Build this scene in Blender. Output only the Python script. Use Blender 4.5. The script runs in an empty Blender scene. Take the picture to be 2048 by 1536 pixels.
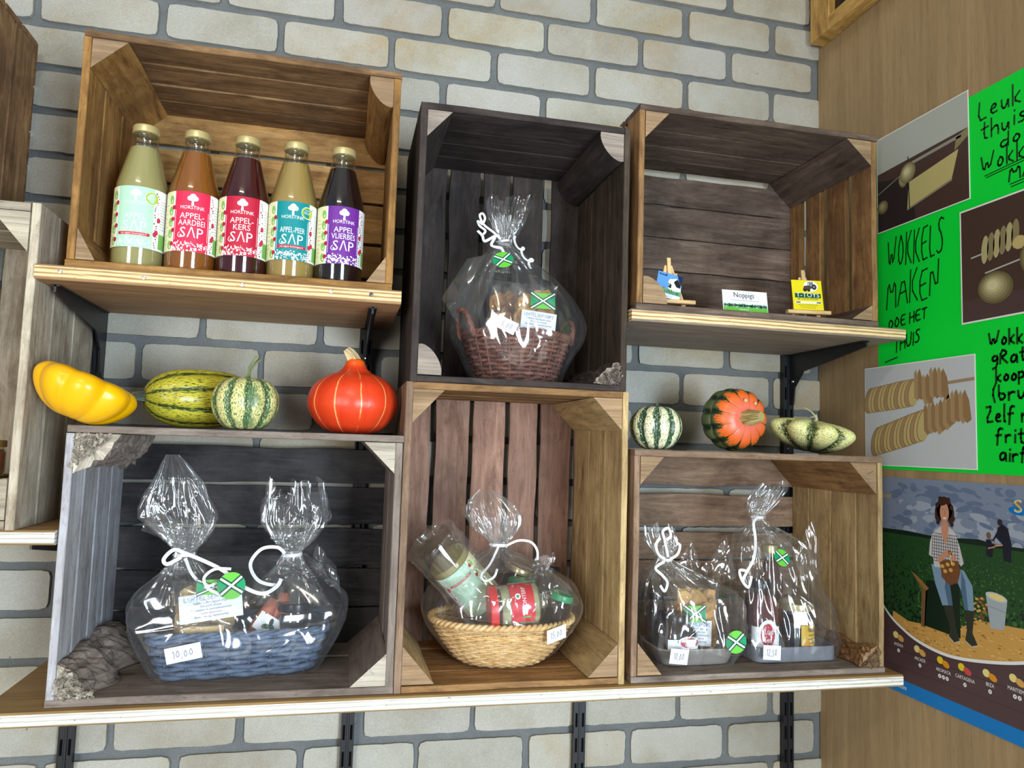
import bpy, bmesh, math, random
import numpy as np
from mathutils import Vector, Matrix, Quaternion, noise
# ------------------------------------------------------------------ camera, light, exposure
Z0 = 2.4                                   # floor lies 2.4 m under the measuring datum (a mortar joint near the top)
SC = bpy.context.scene
COL = SC.collection
PI = math.pi
cam_d = bpy.data.cameras.new('camera')
cam = bpy.data.objects.new('camera', cam_d)
COL.objects.link(cam)
cam_d.sensor_fit = 'HORIZONTAL'
cam_d.sensor_width = 36.0
cam_d.lens = 1487.6 / 2048 * 36.0
cam_d.clip_start = .02
RX, RY, RZ = (0.9743, -0.2231, 0.0309), (0.0486, 0.0743, -0.9961), (0.2199, 0.9720, 0.0832)
rot = Matrix(((RX[0], -RY[0], -RZ[0]), (RX[1], -RY[1], -RZ[1]), (RX[2], -RY[2], -RZ[2])))
cam.matrix_world = Matrix.Translation((0.6089, -1.5347, -0.8635 + Z0)) @ rot.to_quaternion().to_matrix().to_4x4()
SC.camera = cam

SC.view_settings.view_transform = 'Standard'
SC.view_settings.look = 'None'
SC.view_settings.gamma = 1.0
SC.view_settings.use_curve_mapping = False
SC.view_settings.exposure = 0.0
SC.cycles.max_bounces = 10
SC.cycles.transparent_max_bounces = 40
SC.cycles.caustics_reflective = False
SC.cycles.caustics_refractive = False

world = bpy.data.worlds.new('world')
SC.world = world
world.use_nodes = True
world.node_tree.nodes['Background'].inputs[0].default_value = (.80, .90, 1.0, 1)
world.node_tree.nodes['Background'].inputs[1].default_value = .34


def area(name, loc, target, sx, sy, power, col):
    d = bpy.data.lights.new(name, 'AREA')
    d.shape = 'RECTANGLE'
    d.size, d.size_y, d.energy, d.color = sx, sy, power, col
    o = bpy.data.objects.new(name, d)
    COL.objects.link(o)
    o.location = Vector(loc) + Vector((0, 0, Z0))
    o.rotation_euler = (Vector(target) - Vector(loc)).to_track_quat('-Z', 'Y').to_euler()


area('ceiling_lamp_light', (-.25, -3.9, 1.9), (.9, -.1, -.8), 1.4, .20, 40, (1.0, .92, .76))
area('window_daylight', (1.75, -3.3, -1.15), (.7, 0, -1.1), .75, 1.25, 122, (.72, .87, 1.0))
area('left_fill_light', (-.95, -3.3, -.95), (1.1, -.2, -.8), .8, 1.5, 52, (1.0, .97, .93))  # unseen fill added on the left to brighten the plywood wall and crates

# ------------------------------------------------------------------ helpers
rnd = random.Random(7)


def V(*a):
    return Vector(a)


def lin(r, g, b):
    f = lambda c: (c / 255 / 12.92) if c / 255 <= .04045 else ((c / 255 + .055) / 1.055) ** 2.4
    return (f(r), f(g), f(b), 1)


def nz(x, y=0., z=0.):
    return noise.noise(Vector((x, y, z)))


def nd(nt, t, ins=None, **props):
    n = nt.nodes.new(t)
    for k, v in props.items():
        setattr(n, k, v)
    for k, v in (ins or {}).items():
        s = n.inputs[k]
        if hasattr(v, 'is_output') or isinstance(v, bpy.types.NodeSocket):
            nt.links.new(v, s)
        else:
            s.default_value = v
    return n


def newmat(name, rough=.6, spec=.4):
    m = bpy.data.materials.new(name)
    m.use_nodes = True
    b = m.node_tree.nodes['Principled BSDF']
    b.inputs['Roughness'].default_value = rough
    b.inputs['Specular IOR Level'].default_value = spec
    return m, m.node_tree, b


def ramp(nt, fac, stops):
    n = nd(nt, 'ShaderNodeValToRGB', {'Fac': fac})
    e = n.color_ramp.elements
    while len(e) < len(stops):
        e.new(.5)
    for i, (p, c) in enumerate(stops):
        e[i].position, e[i].color = p, (c if len(c) == 4 else (*c, 1))
    return n.outputs['Color']


def mixc(nt, a, b, fac, mode='MIX'):
    n = nd(nt, 'ShaderNodeMix', data_type='RGBA', blend_type=mode)
    for i, v in ((0, fac), (6, a), (7, b)):
        s = n.inputs[i]
        if isinstance(v, bpy.types.NodeSocket):
            nt.links.new(v, s)
        else:
            s.default_value = v
    return n.outputs[2]


def mth(nt, op, a, b=0., c=0.):
    n = nd(nt, 'ShaderNodeMath', operation=op)
    for i, v in enumerate((a, b, c)):
        if isinstance(v, bpy.types.NodeSocket):
            nt.links.new(v, n.inputs[i])
        else:
            n.inputs[i].default_value = v
    return n.outputs[0]


def coords(nt, kind='Object', scale=(1, 1, 1), loc=(0, 0, 0), rot=(0, 0, 0)):
    tc = nd(nt, 'ShaderNodeTexCoord')
    return nd(nt, 'ShaderNodeMapping', {'Vector': tc.outputs[kind], 'Scale': scale, 'Location': loc, 'Rotation': rot}).outputs[0]


def tnoise(nt, vec, scale, detail=4, rough=.55, dist=0.):
    return nd(nt, 'ShaderNodeTexNoise', {'Vector': vec, 'Scale': scale, 'Detail': detail, 'Roughness': rough, 'Distortion': dist}).outputs['Fac']


def bump(nt, b, h, strength=.3, dist=.002):
    n = nd(nt, 'ShaderNodeBump', {'Height': h, 'Strength': strength, 'Distance': dist})
    nt.links.new(n.outputs[0], b.inputs['Normal'])


def plain(name, col, rough=.5, spec=.4, metal=0., noise_amt=0., nscale=30):
    m, nt, b = newmat(name, rough, spec)
    b.inputs['Metallic'].default_value = metal
    c = lin(*col)
    if noise_amt:
        f = tnoise(nt, coords(nt), nscale, 4)
        lo = tuple(x * (1 - noise_amt) for x in c[:3])
        hi = tuple(min(1, x * (1 + noise_amt)) for x in c[:3])
        nt.links.new(ramp(nt, f, [(.3, lo), (.7, hi)]), b.inputs['Base Color'])
        bump(nt, b, f, .15, .001)
    else:
        b.inputs['Base Color'].default_value = c
    return m


def wood(name, dark, mid, light, rough=.78, dirt=None, dirt_amt=.5, fine=1., bump_s=.35, spec=.25):
    m, nt, b = newmat(name, rough, spec)
    uv = coords(nt, 'UV', (4.5 * fine, 40 * fine, 1))
    g = tnoise(nt, uv, 1.6, 9, .68, 1.1)
    c = ramp(nt, g, [(.25, lin(*dark)), (.5, lin(*mid)), (.75, lin(*light))])
    uv2 = coords(nt, 'UV', (1.5, 11, 1), (3.1, 1.7, 0))
    g2 = tnoise(nt, uv2, 2.2, 3, .5, .8)
    c = mixc(nt, c, ramp(nt, g2, [(.3, (.74, .71, .69)), (.62, (1.06, 1.04, 1.0))]), .85, 'MULTIPLY')
    # knots
    vor = nd(nt, 'ShaderNodeTexVoronoi', {'Vector': coords(nt, 'UV', (5, 16, 1)), 'Scale': 1.0})
    k = ramp(nt, vor.outputs['Distance'], [(.05, (.38, .28, .22)), (.14, (1, 1, 1))])
    c = mixc(nt, c, k, .8, 'MULTIPLY')
    stn = tnoise(nt, coords(nt, 'UV', (5, 13, 1), (7.7, 2.2, 0)), 1.6, 8, .72, .6)
    c = mixc(nt, c, ramp(nt, stn, [(.34, (.55, .50, .47)), (.50, (1, 1, 1)), (.72, (1.08, 1.06, 1.03))]), .85, 'MULTIPLY')
    spk = tnoise(nt, coords(nt, 'UV', (40, 150, 1)), 1.5, 4, .6)
    c = mixc(nt, c, ramp(nt, spk, [(.30, (.55, .5, .46)), (.42, (1, 1, 1))]), .7, 'MULTIPLY')
    at = nd(nt, 'ShaderNodeAttribute', attribute_name='tone')
    c = mixc(nt, c, at.outputs['Color'], 1.0, 'MULTIPLY')
    if dirt:
        d = tnoise(nt, coords(nt), 7, 6, .65, .3)
        f = ramp(nt, d, [(.42, (0, 0, 0)), (.62, (dirt_amt,) * 3)])
        c = mixc(nt, c, lin(*dirt), f)
    nt.links.new(c, b.inputs['Base Color'])
    h = mth(nt, 'ADD', g, mth(nt, 'MULTIPLY', tnoise(nt, coords(nt), 160, 3), .5))
    bump(nt, b, h, bump_s, .003)
    return m


class MB:
    def __init__(s):
        s.v, s.f, s.m, s.uv, s.t = [], [], [], [], []

    def face(s, idx, uvs=None, mi=0, tone=1.):
        s.f.append(tuple(idx)); s.m.append(mi); s.t.append(tone)
        s.uv.extend(uvs if uvs else [(0., 0.)] * len(idx))

    def add(s, pts):
        b = len(s.v)
        s.v.extend([tuple(p) for p in pts])
        return b

    def grid(s, P, nu, nv, closed_u=False, mi=0, tone=1., uvf=None, flip=False):
        """P: (nv+1) rows of nu(+1) points"""
        w = nu if closed_u else nu + 1
        b = s.add([p for row in P for p in row])
        for j in range(nv):
            for i in range(nu):
                i2 = (i + 1) % w
                q = (b + j * w + i, b + j * w + i2, b + (j + 1) * w + i2, b + (j + 1) * w + i)
                u = ((i / nu, j / nv), ((i + 1) / nu, j / nv), ((i + 1) / nu, (j + 1) / nv), (i / nu, (j + 1) / nv))
                if uvf:
                    u = tuple(uvf(*x) for x in u)
                if flip:
                    q, u = q[::-1], u[::-1]
                s.face(q, u, mi, tone)
        return b

    def box(s, lo, hi, mi=0, tone=1., ch=0.):
        plank(s, V(*lo), V(hi[0] - lo[0], 0, 0), V(0, hi[1] - lo[1], 0), V(0, 0, hi[2] - lo[2]), n=1, jit=0, ch=ch, mi=mi, tone=tone)

    def tube(s, pts, rad, n=8, mi=0, cap=True, tone=1., ribs=0, rib_amp=0., flat=1., up=None, closed=False):
        pts = [Vector(p) for p in pts]
        L = len(pts)
        R = rad if isinstance(rad, (list, tuple)) else [rad] * L
        T = []
        for i in range(L):
            if closed:
                T.append((pts[(i + 1) % L] - pts[i - 1]).normalized())
            else:
                T.append((pts[min(i + 1, L - 1)] - pts[max(i - 1, 0)]).normalized())
        a = Vector(up) if up else (V(0, 0, 1) if abs(T[0].z) < .9 else V(1, 0, 0))
        rows = []
        acc = 0.
        for i in range(L):
            a = (a - T[i] * a.dot(T[i]))
            a = a.normalized() if a.length > 1e-6 else T[i].orthogonal().normalized()
            bb = T[i].cross(a)
            row = []
            for k in range(n):
                th = 2 * PI * k / n
                r = R[i] * (1 + (rib_amp * math.cos(ribs * th) if ribs else 0))
                row.append(pts[i] + a * math.cos(th) * r * flat + bb * math.sin(th) * r)
            rows.append(row)
        ln = sum((pts[i + 1] - pts[i]).length for i in range(L - 1))
        if closed:
            rows.append(rows[0])
        b = s.grid(rows, n, len(rows) - 1, True, mi, tone, uvf=lambda u, v: (v * ln, u * .05))
        if cap and not closed:
            s.face([b + k for k in range(n)][::-1], None, mi, tone)
            e = b + (L - 1) * n
            s.face([e + k for k in range(n)], None, mi, tone)

    def lathe(s, prof, n=32, mi=0, c=(0, 0, 0), sq=None, cap0=True, cap1=True, tone=1., mats=None, ang=0.):
        """prof [(r,z)]; sq: superellipse exponent for squarish jars"""
        rows = []
        for r, z in prof:
            row = []
            for k in range(n):
                th = 2 * PI * k / n + ang
                q = 1.
                if sq:
                    q = 1 / ((abs(math.cos(th)) ** sq + abs(math.sin(th)) ** sq) ** (1 / sq))
                row.append((c[0] + r * q * math.cos(th), c[1] + r * q * math.sin(th), c[2] + z))
            rows.append(row)
        b = s.grid(rows, n, len(prof) - 1, True, mi, tone)
        if mats:
            base = len(s.m) - n * (len(prof) - 1)
            for j in range(len(prof) - 1):
                for k in range(n):
                    s.m[base + j * n + k] = mats[j]
        if cap0:
            s.face([b + k for k in range(n)][::-1], None, mats[0] if mats else mi, tone)
        if cap1:
            e = b + (len(prof) - 1) * n
            s.face([e + k for k in range(n)], None, mats[-1] if mats else mi, tone)

    def build(s, name, mats, parent=None, loc=(0, 0, 0), rot=None, smooth=False):
        me = bpy.data.meshes.new(name)
        me.from_pydata(s.v, [], s.f)
        for m in (mats if isinstance(mats, (list, tuple)) else [mats]):
            me.materials.append(m)
        me.polygons.foreach_set('material_index', s.m)
        if smooth:
            me.polygons.foreach_set('use_smooth', [True] * len(s.f))
        l = me.uv_layers.new(name='UVMap')
        l.data.foreach_set('uv', [c for p in s.uv for c in p])
        a = me.attributes.new('tone', 'FLOAT_COLOR', 'FACE')
        a.data.foreach_set('color', [c for t in s.t for c in ((t, t, t, 1) if not isinstance(t, tuple) else (*t, 1))])
        me.update()
        if smooth == 'auto':
            bm = bmesh.new(); bm.from_mesh(me)
            for e in bm.edges:
                if len(e.link_faces) == 2 and e.calc_face_angle(0) > .6:
                    e.smooth = False
            bm.to_mesh(me); bm.free()
        o = bpy.data.objects.new(name, me)
        COL.objects.link(o)
        o.location = Vector(loc) + (V(0, 0, 0) if parent else V(0, 0, Z0))
        if rot:
            o.rotation_euler = rot
        if parent:
            o.parent = parent
        return o


def tag(o, label=None, cat=None, group=None, kind=None):
    for k, v in (('label', label), ('category', cat), ('group', group), ('kind', kind)):
        if v:
            o[k] = v
    return o


def thing(name, label, cat, loc, rot=None, group=None):
    o = bpy.data.objects.new(name, None)
    o.empty_display_size = .02
    COL.objects.link(o)
    o.location = Vector(loc) + V(0, 0, Z0)
    if rot:
        o.rotation_euler = rot
    return tag(o, label, cat, group)


def plank(mb, o, u, v, w, n=8, jit=.0015, ch=.0015, mi=0, tone=1., seed=None):
    U, Wd, T = u.length, v.length, w.length
    un, vn, wn = u.normalized(), v.normalized(), w.normalized()
    sd = rnd.random() * 100 if seed is None else seed
    ru, rv = rnd.random() * 20, rnd.random() * 20
    rows = []
    for i in range(n + 1):
        t = i / n
        x = t * U
        a0 = jit * nz(x * 9, sd) * 1.6
        a1 = Wd + jit * nz(x * 9, sd + 7) * 1.6
        b0 = jit * .18 * abs(nz(x * 7, sd + 13))
        b1 = T - jit * .25 * abs(nz(x * 7, sd + 19))
        c = ch
        if c > 0:
            sec = [(a0 + c, b0), (a1 - c, b0), (a1, b0 + c), (a1, b1 - c), (a1 - c, b1), (a0 + c, b1), (a0, b1 - c), (a0, b0 + c)]
        else:
            sec = [(a0, b0), (a1, b0), (a1, b1), (a0, b1)]
        rows.append([o + un * x + vn * a + wn * bb for a, bb in sec])
    k = len(rows[0])
    per = [0.]
    for q in range(k):
        per.append(per[-1] + (Vector(rows[0][(q + 1) % k]) - Vector(rows[0][q])).length)
    flip = un.cross(vn).dot(wn) < 0
    b = mb.add([p for r in rows for p in r])
    for i in range(n):
        for q in range(k):
            q2 = (q + 1) % k
            f = (b + i * k + q, b + i * k + q2, b + (i + 1) * k + q2, b + (i + 1) * k + q)
            x0, x1 = ru + i / n * U, ru + (i + 1) / n * U
            uv = ((x0, rv + per[q]), (x0, rv + per[q + 1]), (x1, rv + per[q + 1]), (x1, rv + per[q]))
            if flip:
                f, uv = f[::-1], uv[::-1]
            mb.face(f, uv, mi, tone)
    for i, rev in ((0, not flip), (n, flip)):
        idx = [b + i * k + q for q in range(k)]
        uv = [(ru + (Vector(mb.v[j]) - o).dot(wn), rv + (Vector(mb.v[j]) - o).dot(vn)) for j in idx]
        if rev:
            idx, uv = idx[::-1], uv[::-1]
        mb.face(idx, uv, mi, tone)
# ------------------------------------------------------------------ the room
def brick_mat():
    m, nt, b = newmat('sand_lime_brick', .92, .15)
    co = coords(nt)
    n1 = tnoise(nt, co, 6, 5, .6)
    c = ramp(nt, n1, [(.30, lin(164, 157, 139)), (.50, lin(180, 176, 164)), (.72, lin(187, 185, 177))])
    st = tnoise(nt, co, 2.3, 6, .7, 1.0)
    c = mixc(nt, c, lin(172, 150, 112), ramp(nt, st, [(.54, (0, 0, 0)), (.70, (.6, .6, .6))]))
    fine = tnoise(nt, co, 420, 2, .5)
    c = mixc(nt, c, ramp(nt, fine, [(.3, (.86, .86, .86)), (.7, (1.06, 1.06, 1.06))]), 1, 'MULTIPLY')
    vor = nd(nt, 'ShaderNodeTexVoronoi', {'Vector': co, 'Scale': 26.0, 'Randomness': 1.0})
    pit = ramp(nt, mth(nt, 'ADD', vor.outputs['Distance'], mth(nt, 'MULTIPLY', tnoise(nt, co, 90, 3), .16)), [(.085, (.5, .47, .42)), (.11, (1, 1, 1))])
    c = mixc(nt, c, pit, 1, 'MULTIPLY')
    at = nd(nt, 'ShaderNodeAttribute', attribute_name='tone')
    c = mixc(nt, c, at.outputs['Color'], 1, 'MULTIPLY')
    nt.links.new(c, b.inputs['Base Color'])
    bump(nt, b, mth(nt, 'ADD', fine, mth(nt, 'MULTIPLY', tnoise(nt, co, 60, 4), 1.5)), .35, .0016)
    return m


def mortar_mat():
    m, nt, b = newmat('grey_mortar', .95, .1)
    co = coords(nt)
    c = ramp(nt, tnoise(nt, co, 9, 5), [(.3, lin(104, 107, 108)), (.7, lin(121, 123, 122))])
    f = tnoise(nt, co, 500, 2)
    c = mixc(nt, c, ramp(nt, f, [(.3, (.8, .8, .8)), (.7, (1.1, 1.1, 1.1))]), 1, 'MULTIPLY')
    nt.links.new(c, b.inputs['Base Color'])
    bump(nt, b, mth(nt, 'ADD', f, tnoise(nt, co, 80, 4)), .5, .002)
    return m


WALLX = 1.694
BW, BH = .224, .0852                       # brick pitch along the wall and course height


def brick_wall():
    mb = MB()
    X0, X1 = -1.75, WALLX + .005
    mb.box((X0, .0045, -2.4), (X1, .12, 2.0), 1)
    r = random.Random(3)
    gap = .0152
    for c in range(-23, 29):
        zt, zb = -(c - 1) * BH - gap / 2, -c * BH + gap / 2       # course c lies between lines c-1 and c
        if zt > 1.99 or zb < -2.38:
            continue
        off = 0. if c % 2 else .5
        for k in range(-9, 9):
            xa, xb = (k + off) * BW + gap / 2, (k + 1 + off) * BW - gap / 2
            xa, xb = max(xa + r.uniform(-.003, .003), X0), min(xb + r.uniform(-.003, .003), X1)
            if xb - xa < .02:
                continue
            t = r.uniform(.84, 1.0)
            tone = (t * r.uniform(.985, 1.02), t, t * r.uniform(.95, 1.02))
            nu, nv, sd = 14, 6, r.random() * 99
            proud = r.uniform(-.0008, .001)
            rows = []
            # ring from the mortar bed up to the face, then the face grid
            for j in range(-1, nv + 2):
                row = []
                for i in range(-1, nu + 2):
                    u, v = min(max(i / nu, 0), 1), min(max(j / nv, 0), 1)
                    x, z = xa + (xb - xa) * u, zb + (zt - zb) * v
                    e = (1 - min(1, min(u, 1 - u) * 9)) if i not in (-1, nu + 1) else 1
                    x += .0016 * nz(z * 70, sd + (0 if u < .5 else 5)) * (1 if u in (0, 1) else 0)
                    z += .0014 * nz(x * 60, sd + (9 if v < .5 else 15)) * (1 if v in (0, 1) else 0)
                    cnr = (u in (0, 1)) and (v in (0, 1))
                    if cnr:
                        x += .003 * (1 if u == 0 else -1); z += .003 * (1 if v == 0 else -1)
                    out = i in (-1, nu + 1) or j in (-1, nv + 1)
                    y = .006 if out else (-.0035 - proud + .0006 * nz(x * 40, z * 40, sd) + (.0016 if (u in (0, 1) or v in (0, 1)) else 0))
                    row.append((x, y, z))
                rows.append(row)
            mb.grid(rows, nu + 2, nv + 2, False, 0, tone)
    o = mb.build('wall_back', [brick_mat(), mortar_mat()], smooth='auto')
    tag(o, 'painted sand-lime brick wall in running bond behind the crates', None, None, 'structure')


brick_wall()


def ply_mat():
    m, nt, b = newmat('okoume_plywood', .55, .35)
    co = coords(nt, 'Object', (1, 26, 1.1))
    g = tnoise(nt, co, 3.2, 7, .62, .35)
    c = ramp(nt, g, [(.2, lin(146, 121, 86)), (.5, lin(165, 140, 103)), (.8, lin(178, 154, 117))])
    big = tnoise(nt, coords(nt, 'Object', (1, 5.5, .9)), 1.6, 3, .5, 1.2)
    c = mixc(nt, c, ramp(nt, big, [(.35, (.86, .84, .82)), (.6, (1.04, 1.03, 1.02))]), 1, 'MULTIPLY')
    dash = tnoise(nt, coords(nt, 'Object', (1, 420, 30)), 1.0, 2)
    c = mixc(nt, c, ramp(nt, dash, [(.30, (.72, .68, .64)), (.42, (1, 1, 1))]), .7, 'MULTIPLY')
    vor = nd(nt, 'ShaderNodeTexVoronoi', {'Vector': coords(nt, 'Object', (1, 3.3, 2.6)), 'Scale': 1.4})
    c = mixc(nt, c, ramp(nt, vor.outputs['Distance'], [(.018, (.2, .14, .1)), (.03, (1, 1, 1))]), 1, 'MULTIPLY')
    nt.links.new(c, b.inputs['Base Color'])
    bump(nt, b, g, .12, .001)
    return m


M_PLY = ply_mat()
mb = MB()
mb.box((WALLX, -1.9, -2.4), (WALLX + .018, .0, 2.0))
tag(mb.build('wall_right', M_PLY), 'brown plywood wall with posters on the right', None, None, 'structure')
mb = MB()
mb.box((-1.75, -4.3, -2.42), (1.9, .12, -2.4))
tag(mb.build('floor', plain('concrete_floor', (196, 190, 180), .8, .3, noise_amt=.12, nscale=4)), 'grey concrete floor', None, None, 'structure')
mb = MB()
mb.box((-1.75, -4.3, 2.0), (1.9, .12, 2.03))
tag(mb.build('ceiling', plain('ceiling_board', (200, 196, 186), .9, .1)), 'pale ceiling board', None, None, 'structure')

# ------------------------------------------------------------------ shelves, rails, brackets
def plyedge_mat(name, light, dark, face_c, face_d, white=0.):
    """birch-ply shelf: veneer grain on the faces, ply layers on the front edge"""
    m, nt, b = newmat(name, .62, .3)
    tc = nd(nt, 'ShaderNodeTexCoord')
    geo = nd(nt, 'ShaderNodeNewGeometry')
    sep = nd(nt, 'ShaderNodeSeparateXYZ', {0: tc.outputs['Object']})
    zz = mth(nt, 'ADD', sep.outputs[2], mth(nt, 'MULTIPLY', tnoise(nt, coords(nt, 'Object', (6, 6, 40)), 1.5, 4), .004))
    s = mth(nt, 'SINE', mth(nt, 'MULTIPLY', zz, 2 * PI / .0066))
    fib = tnoise(nt, coords(nt, 'Object', (22, 22, 420)), 1.0, 4, .6)
    e = ramp(nt, mth(nt, 'ADD', mth(nt, 'MULTIPLY', s, .28), fib), [(.28, lin(*dark)), (.55, lin(*light)), (.9, tuple(min(1, x * 1.12) for x in lin(*light)[:3]))])
    pits = tnoise(nt, coords(nt, 'Object', (90, 90, 260)), 1.0, 3)
    e = mixc(nt, e, ramp(nt, pits, [(.27, (.30, .25, .2)), (.34, (1, 1, 1))]), .9, 'MULTIPLY')
    g = tnoise(nt, coords(nt, 'Object', (3, 30, 3)), 2.0, 6, .6, .6)
    f = ramp(nt, g, [(.3, lin(*face_d)), (.62, lin(*face_c))])
    nrm = nd(nt, 'ShaderNodeSeparateXYZ', {0: geo.outputs['True Normal']})
    up = mth(nt, 'GREATER_THAN', mth(nt, 'ABSOLUTE', nrm.outputs[2]), .7)
    c = mixc(nt, e, f, up)
    nt.links.new(c, b.inputs['Base Color'])
    bump(nt, b, fib, .25, .001)
    return m


M_SHELF = plyedge_mat('birch_ply_honey', (222, 196, 146), (168, 128, 82), (176, 140, 100), (140, 104, 72))
M_SHELFW = plyedge_mat('birch_ply_pale', (226, 224, 214), (182, 178, 166), (168, 138, 92), (136, 106, 66))
M_SHELFG = plyedge_mat('birch_ply_tan', (224, 198, 152), (160, 122, 78), (150, 136, 122), (118, 102, 90))
M_STEEL = plain('zinc_steel', (205, 205, 208), .3, .5, 1.0)
M_BLACK = plain('black_powder_coat', (16, 17, 22), .42, .5)
M_BLACK2 = plain('slot_black', (4, 4, 5), .9, .1)
M_WALLSCREW = plain('screw_grey', (80, 82, 90), .35, .5, .9)


def shelf(label, x0, x1, zt, th, yf, mat, screws=()):
    mb = MB()
    t = thing('shelf_board', label, 'shelf', ((x0 + x1) / 2, 0, zt - th), group=None)
    xm = (x0 + x1) / 2
    plank(mb, V(x0 - xm, yf, 0), V(x1 - x0, 0, 0), V(0, -yf - .008, 0), V(0, 0, th), n=24, jit=.0004, ch=.0028)
    mb.build('board', mat, t, smooth=False)
    for sx, col in screws:
        m2 = MB()
        m2.lathe([(.0001, -.0006), (.0036, -.0006), (.0030, .0012), (.0008, .0016)], 12, c=(0, 0, 0))
        o = m2.build('screw', M_STEEL if col else M_WALLSCREW, t, (sx - xm, yf - .0002, th * .55), (PI / 2, 0, 0))
    return t


shelf('honey-coloured plywood shelf with round screw heads under the juice bottle crate', .151, .694, -.6135, .0225, -.312, M_SHELF,
      [(.186, 1), (.302, 1), (.445, 1), (.581, 1), (.645, 0)])
shelf('tan plywood shelf under the crate with the small display cards', 1.099, 1.664, -.6135, .0215, -.312, M_SHELFG)
shelf('long pale plywood shelf along the bottom carrying the lower crates', .125, 1.644, -1.2630, .0215, -.318, M_SHELFW)
shelf('short pale plywood shelf end under the weathered left crate', -.75, .204, -1.0085, .0215, -.302, M_SHELFW)


def rail(label, x, z0, z1):
    t = thing('wall_rail', label, 'rail', (x, 0, z0), group='black slotted shelf rails')
    mb = MB()
    h = z1 - z0
    y = -.0047
    mb.box((-.0125, y - .002, 0), (.0125, y, h), 0, 1, .0003)
    for sx in (-1, 1):
        mb.box((sx * .0125 - (.0015 if sx > 0 else 0), y - .014, 0), (sx * .0125 + (.0015 if sx < 0 else 0), y, h), 0, 1, .0003)
    mb.box((-.0018, y - .014, 0), (.0018, y - .002, h), 0, 1, .0003)
    for sx in (-1, 1):
        a, b = sorted((sx * .0025, sx * .0115))
        mb.box((a, y - .013, 0), (b, y - .012, h), 0, 1)
    mb.build('channel', M_BLACK, t)
    sl = MB()
    n = int(h / .05)
    for i in range(n):
        for sx in (-1, 1):
            sl.box((sx * .007 - .0022, y - .0134, .012 + i * .05), (sx * .007 + .0022, y - .0128, .040 + i * .05))
    tag(sl.build('slot', M_BLACK2, t), kind='stuff')
    for zz in (z1 - z0 - .25, .38, .83):
        if 0 < zz < h:
            s2 = MB()
            s2.lathe([(.0045, 0), (.004, .002), (.001, .0026)], 10)
            s2.build('screw', M_WALLSCREW, t, (0, y - .0130, zz), (PI / 2, 0, 0))


rail('black slotted wall rail under the left end of the bottom shelf', .155, -2.2, -.60)
rail('black slotted wall rail behind the orange pumpkin', .648, -2.2, -.60)
rail('black slotted wall rail below the light wicker basket crate', 1.118, -2.2, -.60)
rail('black slotted wall rail at the far right beside the plywood wall', 1.602, -2.2, -.60)


def bracket(label, x, zt, ln, hb=.075, th=.0035, g=None):
    """flat steel bracket: long horizontal arm under a shelf, deep at the wall"""
    t = thing('shelf_bracket', label, 'bracket', (x, 0, zt), group=g)
    mb = MB()
    y0 = -.0195
    prof = [(y0, 0), (y0 - ln, 0), (y0 - ln, -.012), (y0 - .050, -.042), (y0 - .018, -.075), (y0 - .012, -hb - .04), (y0, -hb - .04)]
    for s in (0, 1):
        b = mb.add([((-th / 2, th / 2)[s], y, z) for y, z in prof])
        mb.face([b + i for i in range(len(prof))][::(-1 if s else 1)])
    n = len(prof)
    for i in range(n):
        j = (i + 1) % n
        mb.face((i, j, n + j, n + i)[::-1])
    mb.box((-.007, y0 - ln, -.0025), (.007, y0, -.0003))
    mb.build('arm', M_BLACK, t)
    s2 = MB()
    s2.lathe([(.0035, 0), (.003, .002), (.001, .0024)], 10)
    s2.build('rivet', M_STEEL, t, (-th / 2, y0 - .012, -.062), (0, -PI / 2, 0))


bracket('black steel bracket under the left end of the bottle shelf', .1665, -.6365, .252)
bracket('black steel bracket under the right end of the bottle shelf', .650, -.6365, .252)
bracket('black steel bracket at the left end of the right shelf', 1.118, -.6355, .215)
bracket('black steel bracket at the right end of the right shelf beside the plywood wall', 1.606, -.6355, .255)
for lb, x in (('left end', .157), ('second rail', .648), ('third rail', 1.118), ('right end', 1.606)):
    bracket('black steel bracket under the bottom shelf at its ' + lb, x, -1.2850, .235, .04)
bracket('black steel bracket under the short shelf end at the left edge', .157, -1.0305, .235, .04)

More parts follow.
